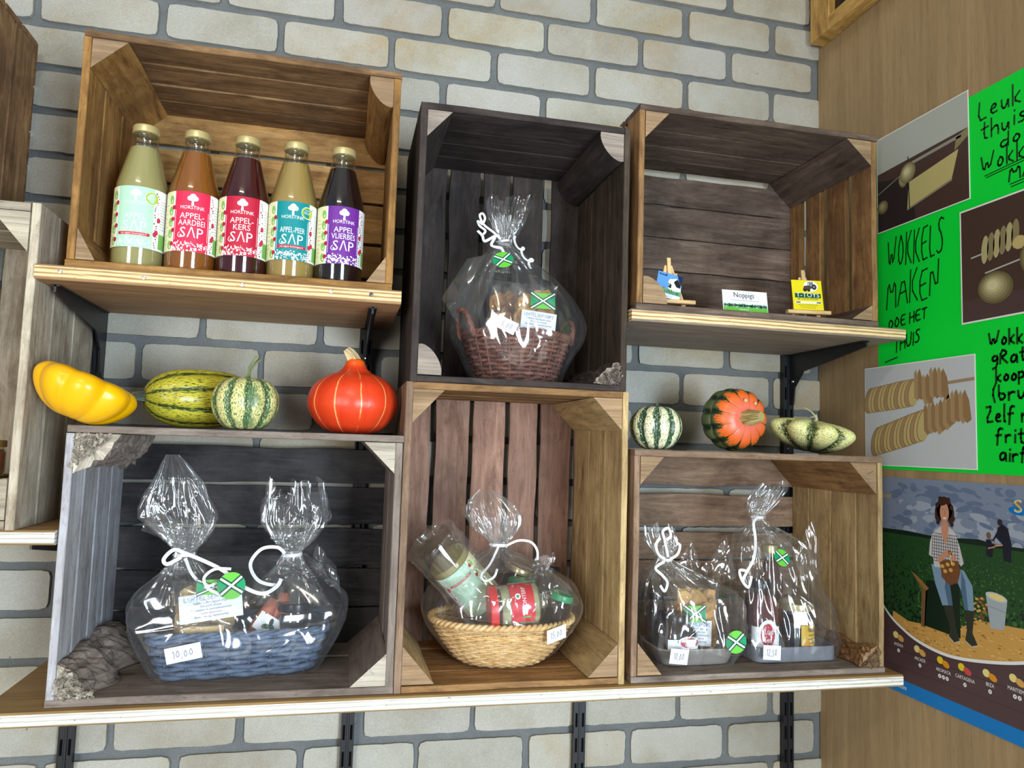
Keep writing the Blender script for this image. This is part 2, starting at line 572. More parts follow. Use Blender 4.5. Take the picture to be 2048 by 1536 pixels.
# ------------------------------------------------------------------ crates
def crate(name, label, x0, z0, W, H, D, mats, upright=False, seed=1, posts=None, slats=(4, 3, 5), gaps=(.004, .006, .006), yb=-.022, tones=None, th=.0115, top_tone=1., stap=(), right_slats=None):
    """open fruit crate lying on its side. mats: dict back, top, bottom, left, right, post"""
    r = random.Random(seed)
    t = thing(name, label, 'crate', (x0 + W / 2, yb, z0))
    mb_ = {}
    h = W / 2
    tb = .009
    mats_list = {}

    def split(total, n, gap):
        ws = [r.uniform(.8, 1.2) for _ in range(n)]
        k = (total - gap * (n - 1)) / sum(ws)
        out, p = [], 0
        for w_ in ws:
            out.append((p, w_ * k)); p += w_ * k + gap
        return out

    dep = D - tb
    # side panels: planks follow the rim of the crate, stacked from back to front
    def panel(kind, mat, n, gap):
        mb = MB()
        fr = right_slats if (right_slats and kind == 'right') else split(dep, n, gap)
        for i, (p, wd) in enumerate(fr):
            y0 = -tb - p
            tone = r.uniform(.82, 1.15)
            tk = th * r.uniform(.9, 1.06)
            n_ = 14
            if kind in ('top', 'bottom'):
                xa, xb = (-h, h) if not upright else (-h + th, h - th)
                zz = (H - tk) if kind == 'top' else 0
                plank(mb, V(xa + r.uniform(-.001, .001), y0, zz), V(xb - xa, 0, 0), V(0, -wd, 0), V(0, 0, tk), n_, .0016, .0012, 0, tone)
            else:
                za, zb = (0, H) if upright else (th, H - th)
                xx = -h if kind == 'left' else h - tk
                plank(mb, V(xx, y0, za), V(0, 0, zb - za + r.uniform(-.001, 0)), V(0, -wd, 0), V(tk, 0, 0), n_, .0016, .0012, 0, tone)
        mb.build(kind + '_panel', mat, t)

    panel('top', mats['top'], slats[0], gaps[0])
    panel('bottom', mats['bottom'], slats[0], gaps[0])
    panel('left', mats['left'], slats[1], gaps[1])
    panel('right', mats['right'], slats[1], gaps[1])
    mb = MB()
    if upright:
        for p, wd in (tones or split(W, slats[2], gaps[2])):
            plank(mb, V(-h + p, 0, .001), V(0, 0, H - .002), V(wd, 0, 0), V(0, -tb + .0005, 0), 16, .0022, .001, 0, r.uniform(.8, 1.15))
    else:
        zs = split(H, slats[2], gaps[2]) if not tones else tones
        for p, wd in zs:
            plank(mb, V(-h + .001, 0, p), V(W - .002, 0, 0), V(0, 0, wd), V(0, -tb + .0005, 0), 16, .0022, .001, 0, r.uniform(.8, 1.15))
    mb.build('back_panel', mats['back'], t)
    posts = posts or {}
    for key, sx, sz in (('tl', 1, -1), ('tr', -1, -1), ('bl', 1, 1), ('br', -1, 1)):
        a, b_, style = posts.get(key, (.05, .05, 'clean'))
        if a <= 0:
            continue
        mb = MB()
        cx = (-h + th + .0008) if sx > 0 else (h - th - .0008)
        cz = (H - th - .0008) if sz < 0 else th + .0008
        ya, yb_ = -tb - .001, -D + .0015
        n = 16 if style == 'clean' else 40
        sd = r.random() * 50
        seg = 3 if style == 'clean' else 10
        rows = []
        for i in range(n + 1):
            y = ya + (yb_ - ya) * i / n
            poly = []
            A, B = a * (1 + .04 * nz(y * 8, sd)), b_ * (1 + .04 * nz(y * 8, sd + 4))
            if style == 'bark':
                A *= .8 + .45 * nz(y * 16, sd + 2); B *= .9 + .35 * nz(y * 16, sd + 6)
                A, B = max(A, .016), max(B, .016)
            pts = [(0, 0), (A, 0)]
            for q in range(1, seg):
                f = q / seg
                px, pz = A * (1 - f), B * f
                if style in ('round', 'bark'):
                    k = 1 + (.75 if style == 'round' else .32) * math.sin(PI * f) * .55
                    px, pz = px * k, pz * k
                if style == 'bark':
                    e = .006 * nz(y * 60, f * 9, sd) + .003 * nz(y * 170, f * 25, sd)
                    px += e; pz += e
                pts.append((px, pz))
            pts.append((0, B))
            yy = y
            row = []
            for px, pz in pts:
                if i == n and style == 'bark':
                    yy = y + .010 * abs(nz(px * 90, pz * 90, sd))
                row.append((cx + sx * px, yy, cz + sz * pz))
            rows.append(row)
        k = len(rows[0])
        ru = r.random() * 9
        ln = abs(yb_ - ya)
        flip = (sx * sz) < 0
        b = mb.grid(rows, k, n, True, 0, r.uniform(.85, 1.12), uvf=lambda u, v: (ru + v * ln, u * .16), flip=flip)
        cap = [b + n * k + q for q in range(k)]
        uvc = [(ru + mb.v[j][0] * .3, mb.v[j][2] * 1.2) for j in cap]
        if flip:
            cap, uvc = cap[::-1], uvc[::-1]
        mi = 1 if (style == 'bark' or 'post_end' in mats) else 0
        if style == 'bark':      # splintered end: fan with depth noise
            cxy = mb.add([(cx + sx * a * .33, yb_ + .003, cz + sz * b_ * .33)])
            rim = [b + n * k + q for q in range(k)]
            for q in range(k):
                f = (rim[q], rim[(q + 1) % k], cxy)
                mb.face(f[::-1] if flip else f, [(.1 * q, 0), (.1 * q + .1, 0), (.1 * q, .1)], 1, r.uniform(.8, 1.2))
        else:
            mb.face(cap, uvc, mi, 1.0)
        o = mb.build('corner_post', [mats['post'], mats.get('post_end', mats['post'])], t)
        if style == 'bark':
            ch = MB()
            for q in range(170):
                f, g2 = r.random(), r.random()
                if f + g2 > 1: f, g2 = 1 - f, 1 - g2
                p = V(cx + sx * a * .85 * f, yb_ + r.uniform(-.003, .003), cz + sz * b_ * .85 * g2)
                s_ = r.uniform(.003, .008)
                d = [V(r.uniform(-1, 1), r.uniform(-.5, .3), r.uniform(-1, 1)).normalized() * s_ for _ in range(3)]
                bb = ch.add([p + d[0], p + d[1], p + d[2], p + V(0, .004, 0)])
                tn = r.uniform(.7, 1.35)
                for fc in ((0, 1, 2), (0, 2, 1), (0, 3, 1), (1, 3, 2), (2, 3, 0)):
                    ch.face([bb + x for x in fc], [(f, g2), (f + .01, g2), (f, g2 + .01)], 0, tn)
            tag(ch.build('splinters', mats.get('post_end', mats['post']), o), 'pale splintered end of the corner post', kind='stuff')
    for sx_, sz_, ang in stap:
        s2 = MB()
        s2.tube([(-.006, .003, 0), (-.006, -.0008, 0), (.006, -.0008, 0), (.006, .003, 0)], .0006, 6)
        s2.build('staple', M_STEEL, t, (sx_, -D + .001, sz_), (0, ang, 0))
    return t


W_GOLD = wood('golden_brown_wood', (116, 82, 42), (172, 128, 72), (202, 160, 102), dirt=(70, 46, 28), dirt_amt=.45)
W_GOLDB = wood('golden_back_wood', (150, 108, 58), (206, 158, 96), (228, 188, 128), dirt=(80, 54, 32), dirt_amt=.35)
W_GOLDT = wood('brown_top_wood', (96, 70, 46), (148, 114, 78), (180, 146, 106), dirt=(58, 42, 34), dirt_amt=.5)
W_BLACK = wood('tarred_dark_wood', (34, 29, 28), (54, 47, 46), (80, 72, 68), dirt=(92, 80, 74), dirt_amt=.28)
W_BLACKR = wood('dark_brown_side_wood', (48, 40, 34), (76, 64, 54), (104, 90, 76), dirt=(40, 34, 32), dirt_amt=.5)
W_PINK = wood('pinkish_brown_wood', (112, 84, 70), (154, 118, 102), (180, 146, 128), dirt=(112, 88, 74), dirt_amt=.4)
W_YEL = wood('lamplit_yellow_wood', (144, 120, 82), (190, 164, 118), (212, 188, 146), dirt=(120, 96, 66), dirt_amt=.3)  # side wood with the lamp's warm yellow put into its colour
W_UMBER = wood('umber_crate_wood', (70, 58, 50), (106, 90, 80), (138, 120, 106), dirt=(62, 46, 40), dirt_amt=.5)
W_UMBERS = wood('tan_side_wood', (110, 80, 50), (156, 118, 76), (182, 146, 100), dirt=(84, 60, 44), dirt_amt=.45)
W_RUSS = wood('russet_crate_wood', (108, 86, 70), (152, 126, 104), (184, 156, 132), dirt=(84, 64, 54), dirt_amt=.4)
W_GREY = wood('weathered_window_lit_wood', (136, 136, 142), (178, 179, 187), (200, 202, 210), dirt=(118, 108, 100), dirt_amt=.35)  # weathered grey, its colour lightened and blued by the window's light
W_GREYD = wood('dark_back_wood', (24, 23, 25), (39, 38, 41), (62, 60, 62), dirt=(88, 84, 82), dirt_amt=.3)  # much darker colour for the grey crate's back panel
W_GREYE = wood('grey_brown_edge_wood', (98, 88, 82), (134, 122, 114), (164, 152, 142), dirt=(108, 96, 88), dirt_amt=.4)
W_CHIP = wood('splintered_pale_wood', (140, 130, 118), (190, 182, 168), (222, 214, 200))
W_SILVER = wood('sunbleached_left_crate_wood', (134, 124, 108), (184, 174, 156), (214, 206, 190), dirt=(122, 104, 82), dirt_amt=.4)
W_END = wood('end_grain_wood', (128, 104, 78), (164, 136, 104), (190, 164, 132), dirt=(110, 90, 72), dirt_amt=.4, fine=1.4)
W_ENDG = wood('grey_end_grain_wood', (116, 106, 98), (154, 142, 132), (182, 170, 158), dirt=(96, 86, 80), dirt_amt=.4, fine=1.4)

T = .0115
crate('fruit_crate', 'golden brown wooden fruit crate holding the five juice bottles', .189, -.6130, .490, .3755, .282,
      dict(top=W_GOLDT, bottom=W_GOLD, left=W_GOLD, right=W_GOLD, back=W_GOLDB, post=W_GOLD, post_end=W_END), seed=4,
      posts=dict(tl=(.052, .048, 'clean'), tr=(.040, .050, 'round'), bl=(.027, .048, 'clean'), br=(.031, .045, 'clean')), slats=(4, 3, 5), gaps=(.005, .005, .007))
crate('fruit_crate', 'dark tarred upright fruit crate holding the brown wicker gift basket', .714, -.7615, .380, .4795, .282,
      dict(top=W_BLACK, bottom=W_BLACK, left=W_BLACK, right=W_BLACKR, back=W_BLACK, post=W_BLACK, post_end=W_ENDG), upright=True, seed=9,
      posts=dict(tl=(.042, .046, 'clean'), tr=(.045, .05, 'round'), bl=(.040, .050, 'round'), br=(.05, .045, 'bark')), slats=(4, 3, 6), gaps=(.004, .004, .010), tones=[(.001, .0825), (.0905, .064), (.162, .056), (.2255, .066), (.312, .067)])
crate('fruit_crate', 'pinkish brown upright fruit crate holding the light round gift basket', .709, -1.2625, .391, .5005, .282,
      dict(top=W_UMBERS, bottom=W_UMBERS, left=W_RUSS, right=W_YEL, back=W_PINK, post=W_YEL, post_end=W_END), upright=True, seed=21,
      posts=dict(tl=(.052, .055, 'clean'), tr=(.052, .055, 'clean'), bl=(.052, .06, 'clean'), br=(.052, .055, 'clean')), slats=(4, 3, 6), gaps=(.004, .003, .008), tones=[(.001, .074), (.085, .068), (.161, .066), (.2375, .059), (.305, .0655), (.379, .011)])
crate('fruit_crate', 'umber fruit crate at upper right holding small cards and easels', 1.111, -.6122, .499, .3810, .282,
      dict(top=W_UMBER, bottom=W_UMBER, left=W_UMBERS, right=W_UMBERS, back=W_UMBER, post=W_UMBER, post_end=W_END), seed=31,
      posts=dict(tl=(.046, .050, 'clean'), tr=(.055, .05, 'clean'), bl=(.046, .048, 'round'), br=(.045, .03, 'clean')), slats=(4, 4, 5), gaps=(.003, .012, .004), tones=[(.003, .1405), (.146, .0722), (.2208, .0705), (.2938, .064)], right_slats=[(0, .037), (.059, .050), (.130, .061), (.210, .062)])
crate('fruit_crate', 'grey weathered fruit crate holding the blue-grey gift basket', .209, -1.2625, .499, .4105, .282,
      dict(top=W_GREYE, bottom=W_GREYE, left=W_GREY, right=W_GREYE, back=W_GREYD, post=W_GREYE, post_end=W_CHIP), seed=43,
      posts=dict(tl=(.062, .058, 'bark'), tr=(.05, .05, 'clean'), bl=(.062, .058, 'bark'), br=(.056, .05, 'clean')), slats=(3, 4, 5), gaps=(.006, .005, .007),
      tones=[(.004, .072), (.081, .070), (.157, .072), (.237, .072), (.316, .066)], stap=[(.214, .035, .8)])
crate('fruit_crate', 'russet fruit crate at lower right holding the two tray gift packs', 1.112, -1.2625, .503, .4005, .282,
      dict(top=W_RUSS, bottom=W_GREYE, left=W_RUSS, right=W_YEL, back=W_RUSS, post=W_UMBERS, post_end=W_END), seed=57,
      posts=dict(tl=(.045, .05, 'clean'), tr=(.058, .06, 'clean'), bl=(.046, .055, 'clean'), br=(.038, .036, 'bark')), slats=(3, 4, 5), gaps=(.004, .005, .010),
      tones=[(.004, .078), (.09, .075), (.170, .055), (.238, .068), (.326, .070)], stap=[(.215, .36, .4), (.222, .352, 1.1), (.226, .37, -.5)])
crate('fruit_crate', 'sun-bleached upright fruit crate cut by the left edge of the photo', -.252, -1.008, .402, .488, .282,
      dict(top=W_SILVER, bottom=W_SILVER, left=W_SILVER, right=W_SILVER, back=W_SILVER, post=W_SILVER, post_end=W_SILVER), upright=True, seed=66,
      posts=dict(tl=(.05, .05, 'clean'), tr=(.052, .06, 'clean'), bl=(.05, .05, 'clean'), br=(.04, .06, 'round')), slats=(4, 3, 5), gaps=(.004, .007, .014), th=.0135, stap=[(.14, .474, .7)])
crate('fruit_crate', 'dark brown fruit crate at the upper left corner, on top of the bleached crate', -.478, -.5190, .496, .381, .282,
      dict(top=W_GOLDT, bottom=W_GOLDT, left=W_GOLDT, right=W_GOLDT, back=W_GOLDT, post=W_GOLDT), seed=73, slats=(4, 3, 5), gaps=(.004, .004, .006))
# ------------------------------------------------------------------ lettering and printed marks
HAND = {  # marker-pen strokes in a 1 x 1 box
 'A': [[(0, 0), (.38, 1), (.75, 0)], [(.14, .36), (.62, .4)]], 'B': [[(0, 0), (.05, 1), (.45, .95), (.5, .7), (.05, .52), (.55, .42), (.55, .1), (0, 0)]],
 'C': [[(.6, .85), (.3, 1), (.02, .6), (.1, .1), (.6, .1)]], 'D': [[(0, 0), (.03, 1), (.5, .8), (.55, .3), (0, 0)]],
 'E': [[(.55, 1), (0, .96), (.02, 0), (.58, .04)], [(.02, .5), (.45, .54)]], 'F': [[(.55, 1), (0, .97), (.02, 0)], [(.02, .5), (.42, .53)]],
 'G': [[(.6, .85), (.3, 1), (0, .55), (.15, .05), (.6, .1), (.6, .45), (.35, .45)]], 'H': [[(0, 0), (.02, 1)], [(.55, 0), (.55, 1)], [(0, .5), (.55, .54)]],
 'I': [[(.1, 0), (.12, 1)]], 'K': [[(.02, 0), (.05, 1)], [(.52, 1), (.06, .48), (.6, 0)]], 'L': [[(.05, 1), (0, .02), (.5, .05)]],
 'M': [[(0, 0), (.1, 1), (.38, .35), (.68, 1), (.75, 0)]], 'N': [[(0, 0), (.05, 1), (.55, .02), (.6, 1.05)]], 'O': [[(.3, 1), (.02, .55), (.15, .05), (.5, .1), (.62, .6), (.3, 1)]],
 'P': [[(.02, 0), (.05, 1), (.5, .9), (.5, .58), (.05, .46)]], 'R': [[(.02, 0), (.05, 1), (.5, .88), (.45, .58), (.06, .5), (.58, 0)]],
 'S': [[(.55, .92), (.25, 1), (.08, .75), (.45, .48), (.5, .12), (.2, 0), (0, .1)]], 'T': [[(0, .97), (.6, 1)], [(.3, 1), (.28, 0)]], 'U': [[(.02, 1), (.05, .1), (.4, .02), (.55, .3), (.58, 1)]],
 'V': [[(0, 1), (.3, 0), (.6, 1)]], 'W': [[(0, .95), (.22, 0), (.42, .7), (.62, .05), (.9, 1.05)]], 'Z': [[(.05, .95), (.55, 1), (0, .02), (.6, .06)]],
 'a': [[(.45, .5), (.15, .55), (.02, .2), (.2, 0), (.42, .2), (.45, .52), (.5, 0)]], 'b': [[(0, 1), (.03, 0), (.4, .05), (.45, .4), (.05, .45)]],
 'd': [[(.45, .45), (.1, .5), (.02, .12), (.3, 0), (.47, .22)], [(.5, 1), (.5, 0)]], 'e': [[(.05, .28), (.42, .34), (.3, .58), (.05, .4), (.1, .05), (.45, .08)]],
 'f': [[(.5, .95), (.25, 1), (.15, .7), (.12, -.15)], [(0, .5), (.42, .54)]], 'g': [[(.42, .5), (.1, .52), (.05, .18), (.38, .2), (.45, .5), (.42, -.25), (.1, -.35)]],
 'h': [[(0, 1), (.03, 0)], [(.03, .35), (.3, .55), (.42, .35), (.42, 0)]], 'i': [[(.1, .5), (.1, 0)], [(.1, .75), (.11, .8)]],
 'k': [[(0, 1), (.03, 0)], [(.4, .55), (.05, .25), (.45, 0)]], 'l': [[(.05, 1), (.05, .05), (.15, 0)]], 'm': [[(0, .5), (.02, 0)], [(.02, .35), (.2, .52), (.25, 0)], [(.25, .35), (.45, .52), (.5, 0)]],
 'n': [[(0, .5), (.02, 0)], [(.02, .35), (.28, .55), (.4, .3), (.4, 0)]], 'o': [[(.22, .52), (.02, .25), (.15, 0), (.4, .12), (.42, .4), (.22, .52)]],
 'p': [[(0, .5), (.02, -.35)], [(.02, .45), (.35, .52), (.4, .15), (.05, .05)]], 'r': [[(0, .5), (.03, 0)], [(.03, .35), (.2, .52), (.38, .48)]],
 's': [[(.4, .5), (.12, .52), (.1, .34), (.38, .22), (.32, .02), (.02, .04)]], 't': [[(.18, .9), (.16, .1), (.36, .02)], [(0, .58), (.4, .62)]], 'u': [[(.02, .5), (.06, .05), (.3, .04), (.42, .5), (.44, 0)]],
 'v': [[(0, .5), (.18, 0), (.4, .52)]], 'w': [[(0, .5), (.14, 0), (.26, .4), (.4, 0), (.58, .54)]], 'z': [[(.02, .5), (.4, .52), (.02, .02), (.45, .04)]], 'j': [[(.2, .5), (.18, -.25), (0, -.3)]],
 '(': [[(.25, 1.05), (.02, .5), (.2, -.15)]], ',': [[(.1, .08), (.02, -.15)]], '-': [[(0, .45), (.35, .46)]], '0': [[(.25, .95), (.02, .5), (.2, 0), (.45, .45), (.25, .95)]],
 '1': [[(.05, .8), (.22, 1), (.22, 0)]], '2': [[(.05, .8), (.3, 1), (.45, .7), (.02, .02), (.5, .05)]], '5': [[(.5, 1), (.1, .95), (.08, .55), (.4, .55), (.42, .1), (.02, .05)]], '8': [[(.25, .5), (.05, .75), (.25, 1), (.42, .75), (.05, .22), (.25, 0), (.45, .22), (.25, .5)]],
 '.': [[(.05, .02), (.07, .06)]], 'x': [[(0, .5), (.4, 0)], [(.4, .52), (0, 0)]], '/': [[(0, -.1), (.35, 1)]],
}
HAND['y'] = [[(.02, .5), (.2, .05)], [(.42, .52), (.12, -.32)]]
HAND['c'] = [[(.4, .45), (.15, .52), (.02, .25), (.15, .02), (.42, .08)]]
_tcache = {}


def text_mesh(txt):
    """glyph outlines of the built-in font as (points, faces); cap height about .73"""
    if txt in _tcache:
        return _tcache[txt]
    cu = bpy.data.curves.new('glyphs', 'FONT')
    cu.body, cu.size, cu.align_x, cu.resolution_u = txt, 1., 'CENTER', 2
    o = bpy.data.objects.new('glyphs', cu)
    COL.objects.link(o)
    dg = bpy.context.evaluated_depsgraph_get()
    me = bpy.data.meshes.new_from_object(o.evaluated_get(dg))
    r = ([(v.co.x, v.co.y) for v in me.vertices], [tuple(p.vertices) for p in me.polygons])
    bpy.data.objects.remove(o); bpy.data.curves.remove(cu); bpy.data.meshes.remove(me)
    _tcache[txt] = r
    return r


class Decal:
    """flat print drawn in (s,t) metres, later mapped on to a surface; layers stack outwards"""
    def __init__(d):
        d.polys = []                       # (pts, mat key, layer)

    def poly(d, pts, m, L=1):
        a = sum(pts[i][0] * pts[(i + 1) % len(pts)][1] - pts[(i + 1) % len(pts)][0] * pts[i][1] for i in range(len(pts)))
        d.polys.append((list(pts) if a > 0 else list(pts)[::-1], m, L))

    def rect(d, x0, y0, x1, y1, m, L=1, n=1):
        for i in range(n):
            a, b = x0 + (x1 - x0) * i / n, x0 + (x1 - x0) * (i + 1) / n
            d.poly([(a, y0), (b, y0), (b, y1), (a, y1)], m, L)

    def ell(d, x, y, rx, ry, m, L=1, n=20, rot=0.):
        c, s = math.cos(rot), math.sin(rot)
        d.poly([(x + rx * math.cos(q) * c - ry * math.sin(q) * s, y + rx * math.cos(q) * s + ry * math.sin(q) * c) for q in (2 * PI * k / n for k in range(n))], m, L)

    def line(d, pts, w, m, L=1):
        for i in range(len(pts) - 1):
            a, b = Vector(pts[i]), Vector(pts[i + 1])
            t = b - a
            if t.length < 1e-7:
                continue
            t.normalize()
            nn = Vector((-t.y, t.x)) * w / 2
            a2, b2 = a - t * w * .35, b + t * w * .35
            d.poly([tuple(a2 - nn), tuple(b2 - nn), tuple(b2 + nn), tuple(a2 + nn)], m, L)

    def hand(d, txt, x, y, h, m, w=None, L=2, adv=1., slope=0., slant=.05, aspect=.62, seed=0, fit=0.):
        r = random.Random(seed + len(txt))
        if fit:
            tot = sum(.35 * h * adv if q == ' ' else (max(p[0] for st in (HAND.get(q) or HAND.get(q.upper()) or [[(0, 0), (.4, 0)]]) for p in st) + .20) * h for q in txt)
            adv, aspect = 1., .62 * fit / tot
            gap = .20 * fit / tot
        else:
            gap = .20
        w = w or h * .11
        cx = 0
        for ch in txt:
            if ch == ' ':
                cx += h * .35 * (aspect / .62 if fit else adv); continue
            g = HAND.get(ch) or HAND.get(ch.upper()) or [[(0, 0), (.4, 0)]]
            wd = max(p[0] for s in g for p in s)
            jy, js = r.uniform(-.05, .05) * h, r.uniform(.92, 1.08)
            for s in g:
                pts = []
                for i, (a, b) in enumerate(s):
                    px, py = cx + (a * aspect / .62 + b * slant) * h * js, b * h * js + jy
                    pts.append((x + px, y + py + px * slope))
                # light smoothing
                if len(pts) > 2:
                    q = [pts[0]]
                    for i in range(1, len(pts) - 1):
                        p0, p1, p2 = pts[i - 1], pts[i], pts[i + 1]
                        q.append((p1[0] * .7 + p0[0] * .3, p1[1] * .7 + p0[1] * .3)); q.append((p1[0] * .7 + p2[0] * .3, p1[1] * .7 + p2[1] * .3))
                    pts = q + [pts[-1]]
                d.line(pts, w, m, L)
            cx += (wd * aspect / .62 + gap) * h * adv
        return cx

    def text(d, txt, x, y, size, m, L=2, sx=1., rot=0., bold=0.):
        vs, fs = text_mesh(txt)
        c, s = math.cos(rot), math.sin(rot)
        for f in fs:
            d.poly([(x + (vs[i][0] * sx * c - vs[i][1] * s) * size, y + (vs[i][0] * sx * s + vs[i][1] * c) * size) for i in f], m, L)

    def build(d, name, mats, mapf, parent, eps=.00025, loc=(0, 0, 0)):
        keys = []
        mb = MB()
        for pts, m, L in d.polys:
            if m not in keys:
                keys.append(m)
            b = mb.add([mapf(s, t, L * eps) for s, t in pts])
            mb.face([b + i for i in range(len(pts))], [(s, t) for s, t in pts], keys.index(m))
        return mb.build(name, [mats[k] for k in keys], parent, loc)


def cyl_map(R, z0, a0):
    def f(s, t, h):
        th = a0 + s / R
        return ((R + h) * math.sin(th), -(R + h) * math.cos(th), z0 + t)
    return f


def flat_map(o=(0, 0, 0)):
    return lambda s, t, h: (o[0] + s, o[1] - h, o[2] + t)


def ink(name, r, g, b, rough=.45):
    return plain('print_' + name, (r, g, b), rough, .35)


INK = dict(white=ink('white', 238, 238, 236), cream=ink('cream', 226, 222, 178), black=ink('black', 24, 26, 26), green=ink('leaf_green', 128, 182, 92), dkgreen=ink('dark_green', 12, 82, 58),
           red=ink('red', 200, 36, 52), cherry=ink('cherry', 176, 30, 62), mint=ink('mint', 176, 216, 188), pink=ink('strawberry_red', 216, 42, 78), crim=ink('crimson', 186, 26, 56),
           teal=ink('teal', 8, 134, 138), purple=ink('purple', 108, 42, 142), lime=ink('lime', 168, 192, 52), grey=ink('grey', 120, 126, 130), blue=ink('pen_blue', 66, 84, 150),
           brightgreen=ink('bright_green', 104, 194, 66), emerald=ink('emerald', 10, 152, 96), paper=ink('paper', 232, 238, 246, .7), pencil=ink('pencil', 96, 102, 120), mintw=ink('mint_white', 206, 230, 212),
           navy=ink('navy', 20, 34, 78), yellow=ink('yellow', 232, 214, 26), sky=ink('sky_blue', 92, 150, 214), gold=ink('gold', 216, 178, 60), brown=ink('brown', 78, 58, 58), orange=ink('orange', 226, 148, 30))

# ------------------------------------------------------------------ juice bottles
def film_glass(name, tint=(1, 1, 1), refl=.10, rough=.02):
    """thin clear glass or plastic: mostly see-through with a fresnel reflection"""
    m = bpy.data.materials.new(name)
    m.use_nodes = True
    nt = m.node_tree
    nt.nodes.clear()
    out = nd(nt, 'ShaderNodeOutputMaterial')
    tr = nd(nt, 'ShaderNodeBsdfTransparent', {'Color': (*tint, 1)})
    gl = nd(nt, 'ShaderNodeBsdfGlossy', {'Color': (1, 1, 1, 1), 'Roughness': rough})
    lw = nd(nt, 'ShaderNodeLayerWeight', {'Blend': .35})
    f = mth(nt, 'ADD', mth(nt, 'MULTIPLY', mth(nt, 'POWER', lw.outputs['Facing'], 2.0), .7), refl)
    mx = nd(nt, 'ShaderNodeMixShader', {0: f, 1: tr.outputs[0], 2: gl.outputs[0]})
    nt.links.new(mx.outputs[0], out.inputs['Surface'])
    return m


M_CLEAR = film_glass('clear_glass', (.84, .87, .86), .07)
M_GOLDCAP = plain('gold_cap', (226, 208, 146), .3, .5, .55)


def juice_mat(name, c, trans=.25):
    m, nt, b = newmat(name, .25, .3)
    b.inputs['Base Color'].default_value = lin(*c)
    b.inputs['Subsurface Weight'].default_value = trans
    b.inputs['Subsurface Radius'].default_value = (.02, .015, .008)
    b.inputs['Subsurface Scale'].default_value = .5
    return m


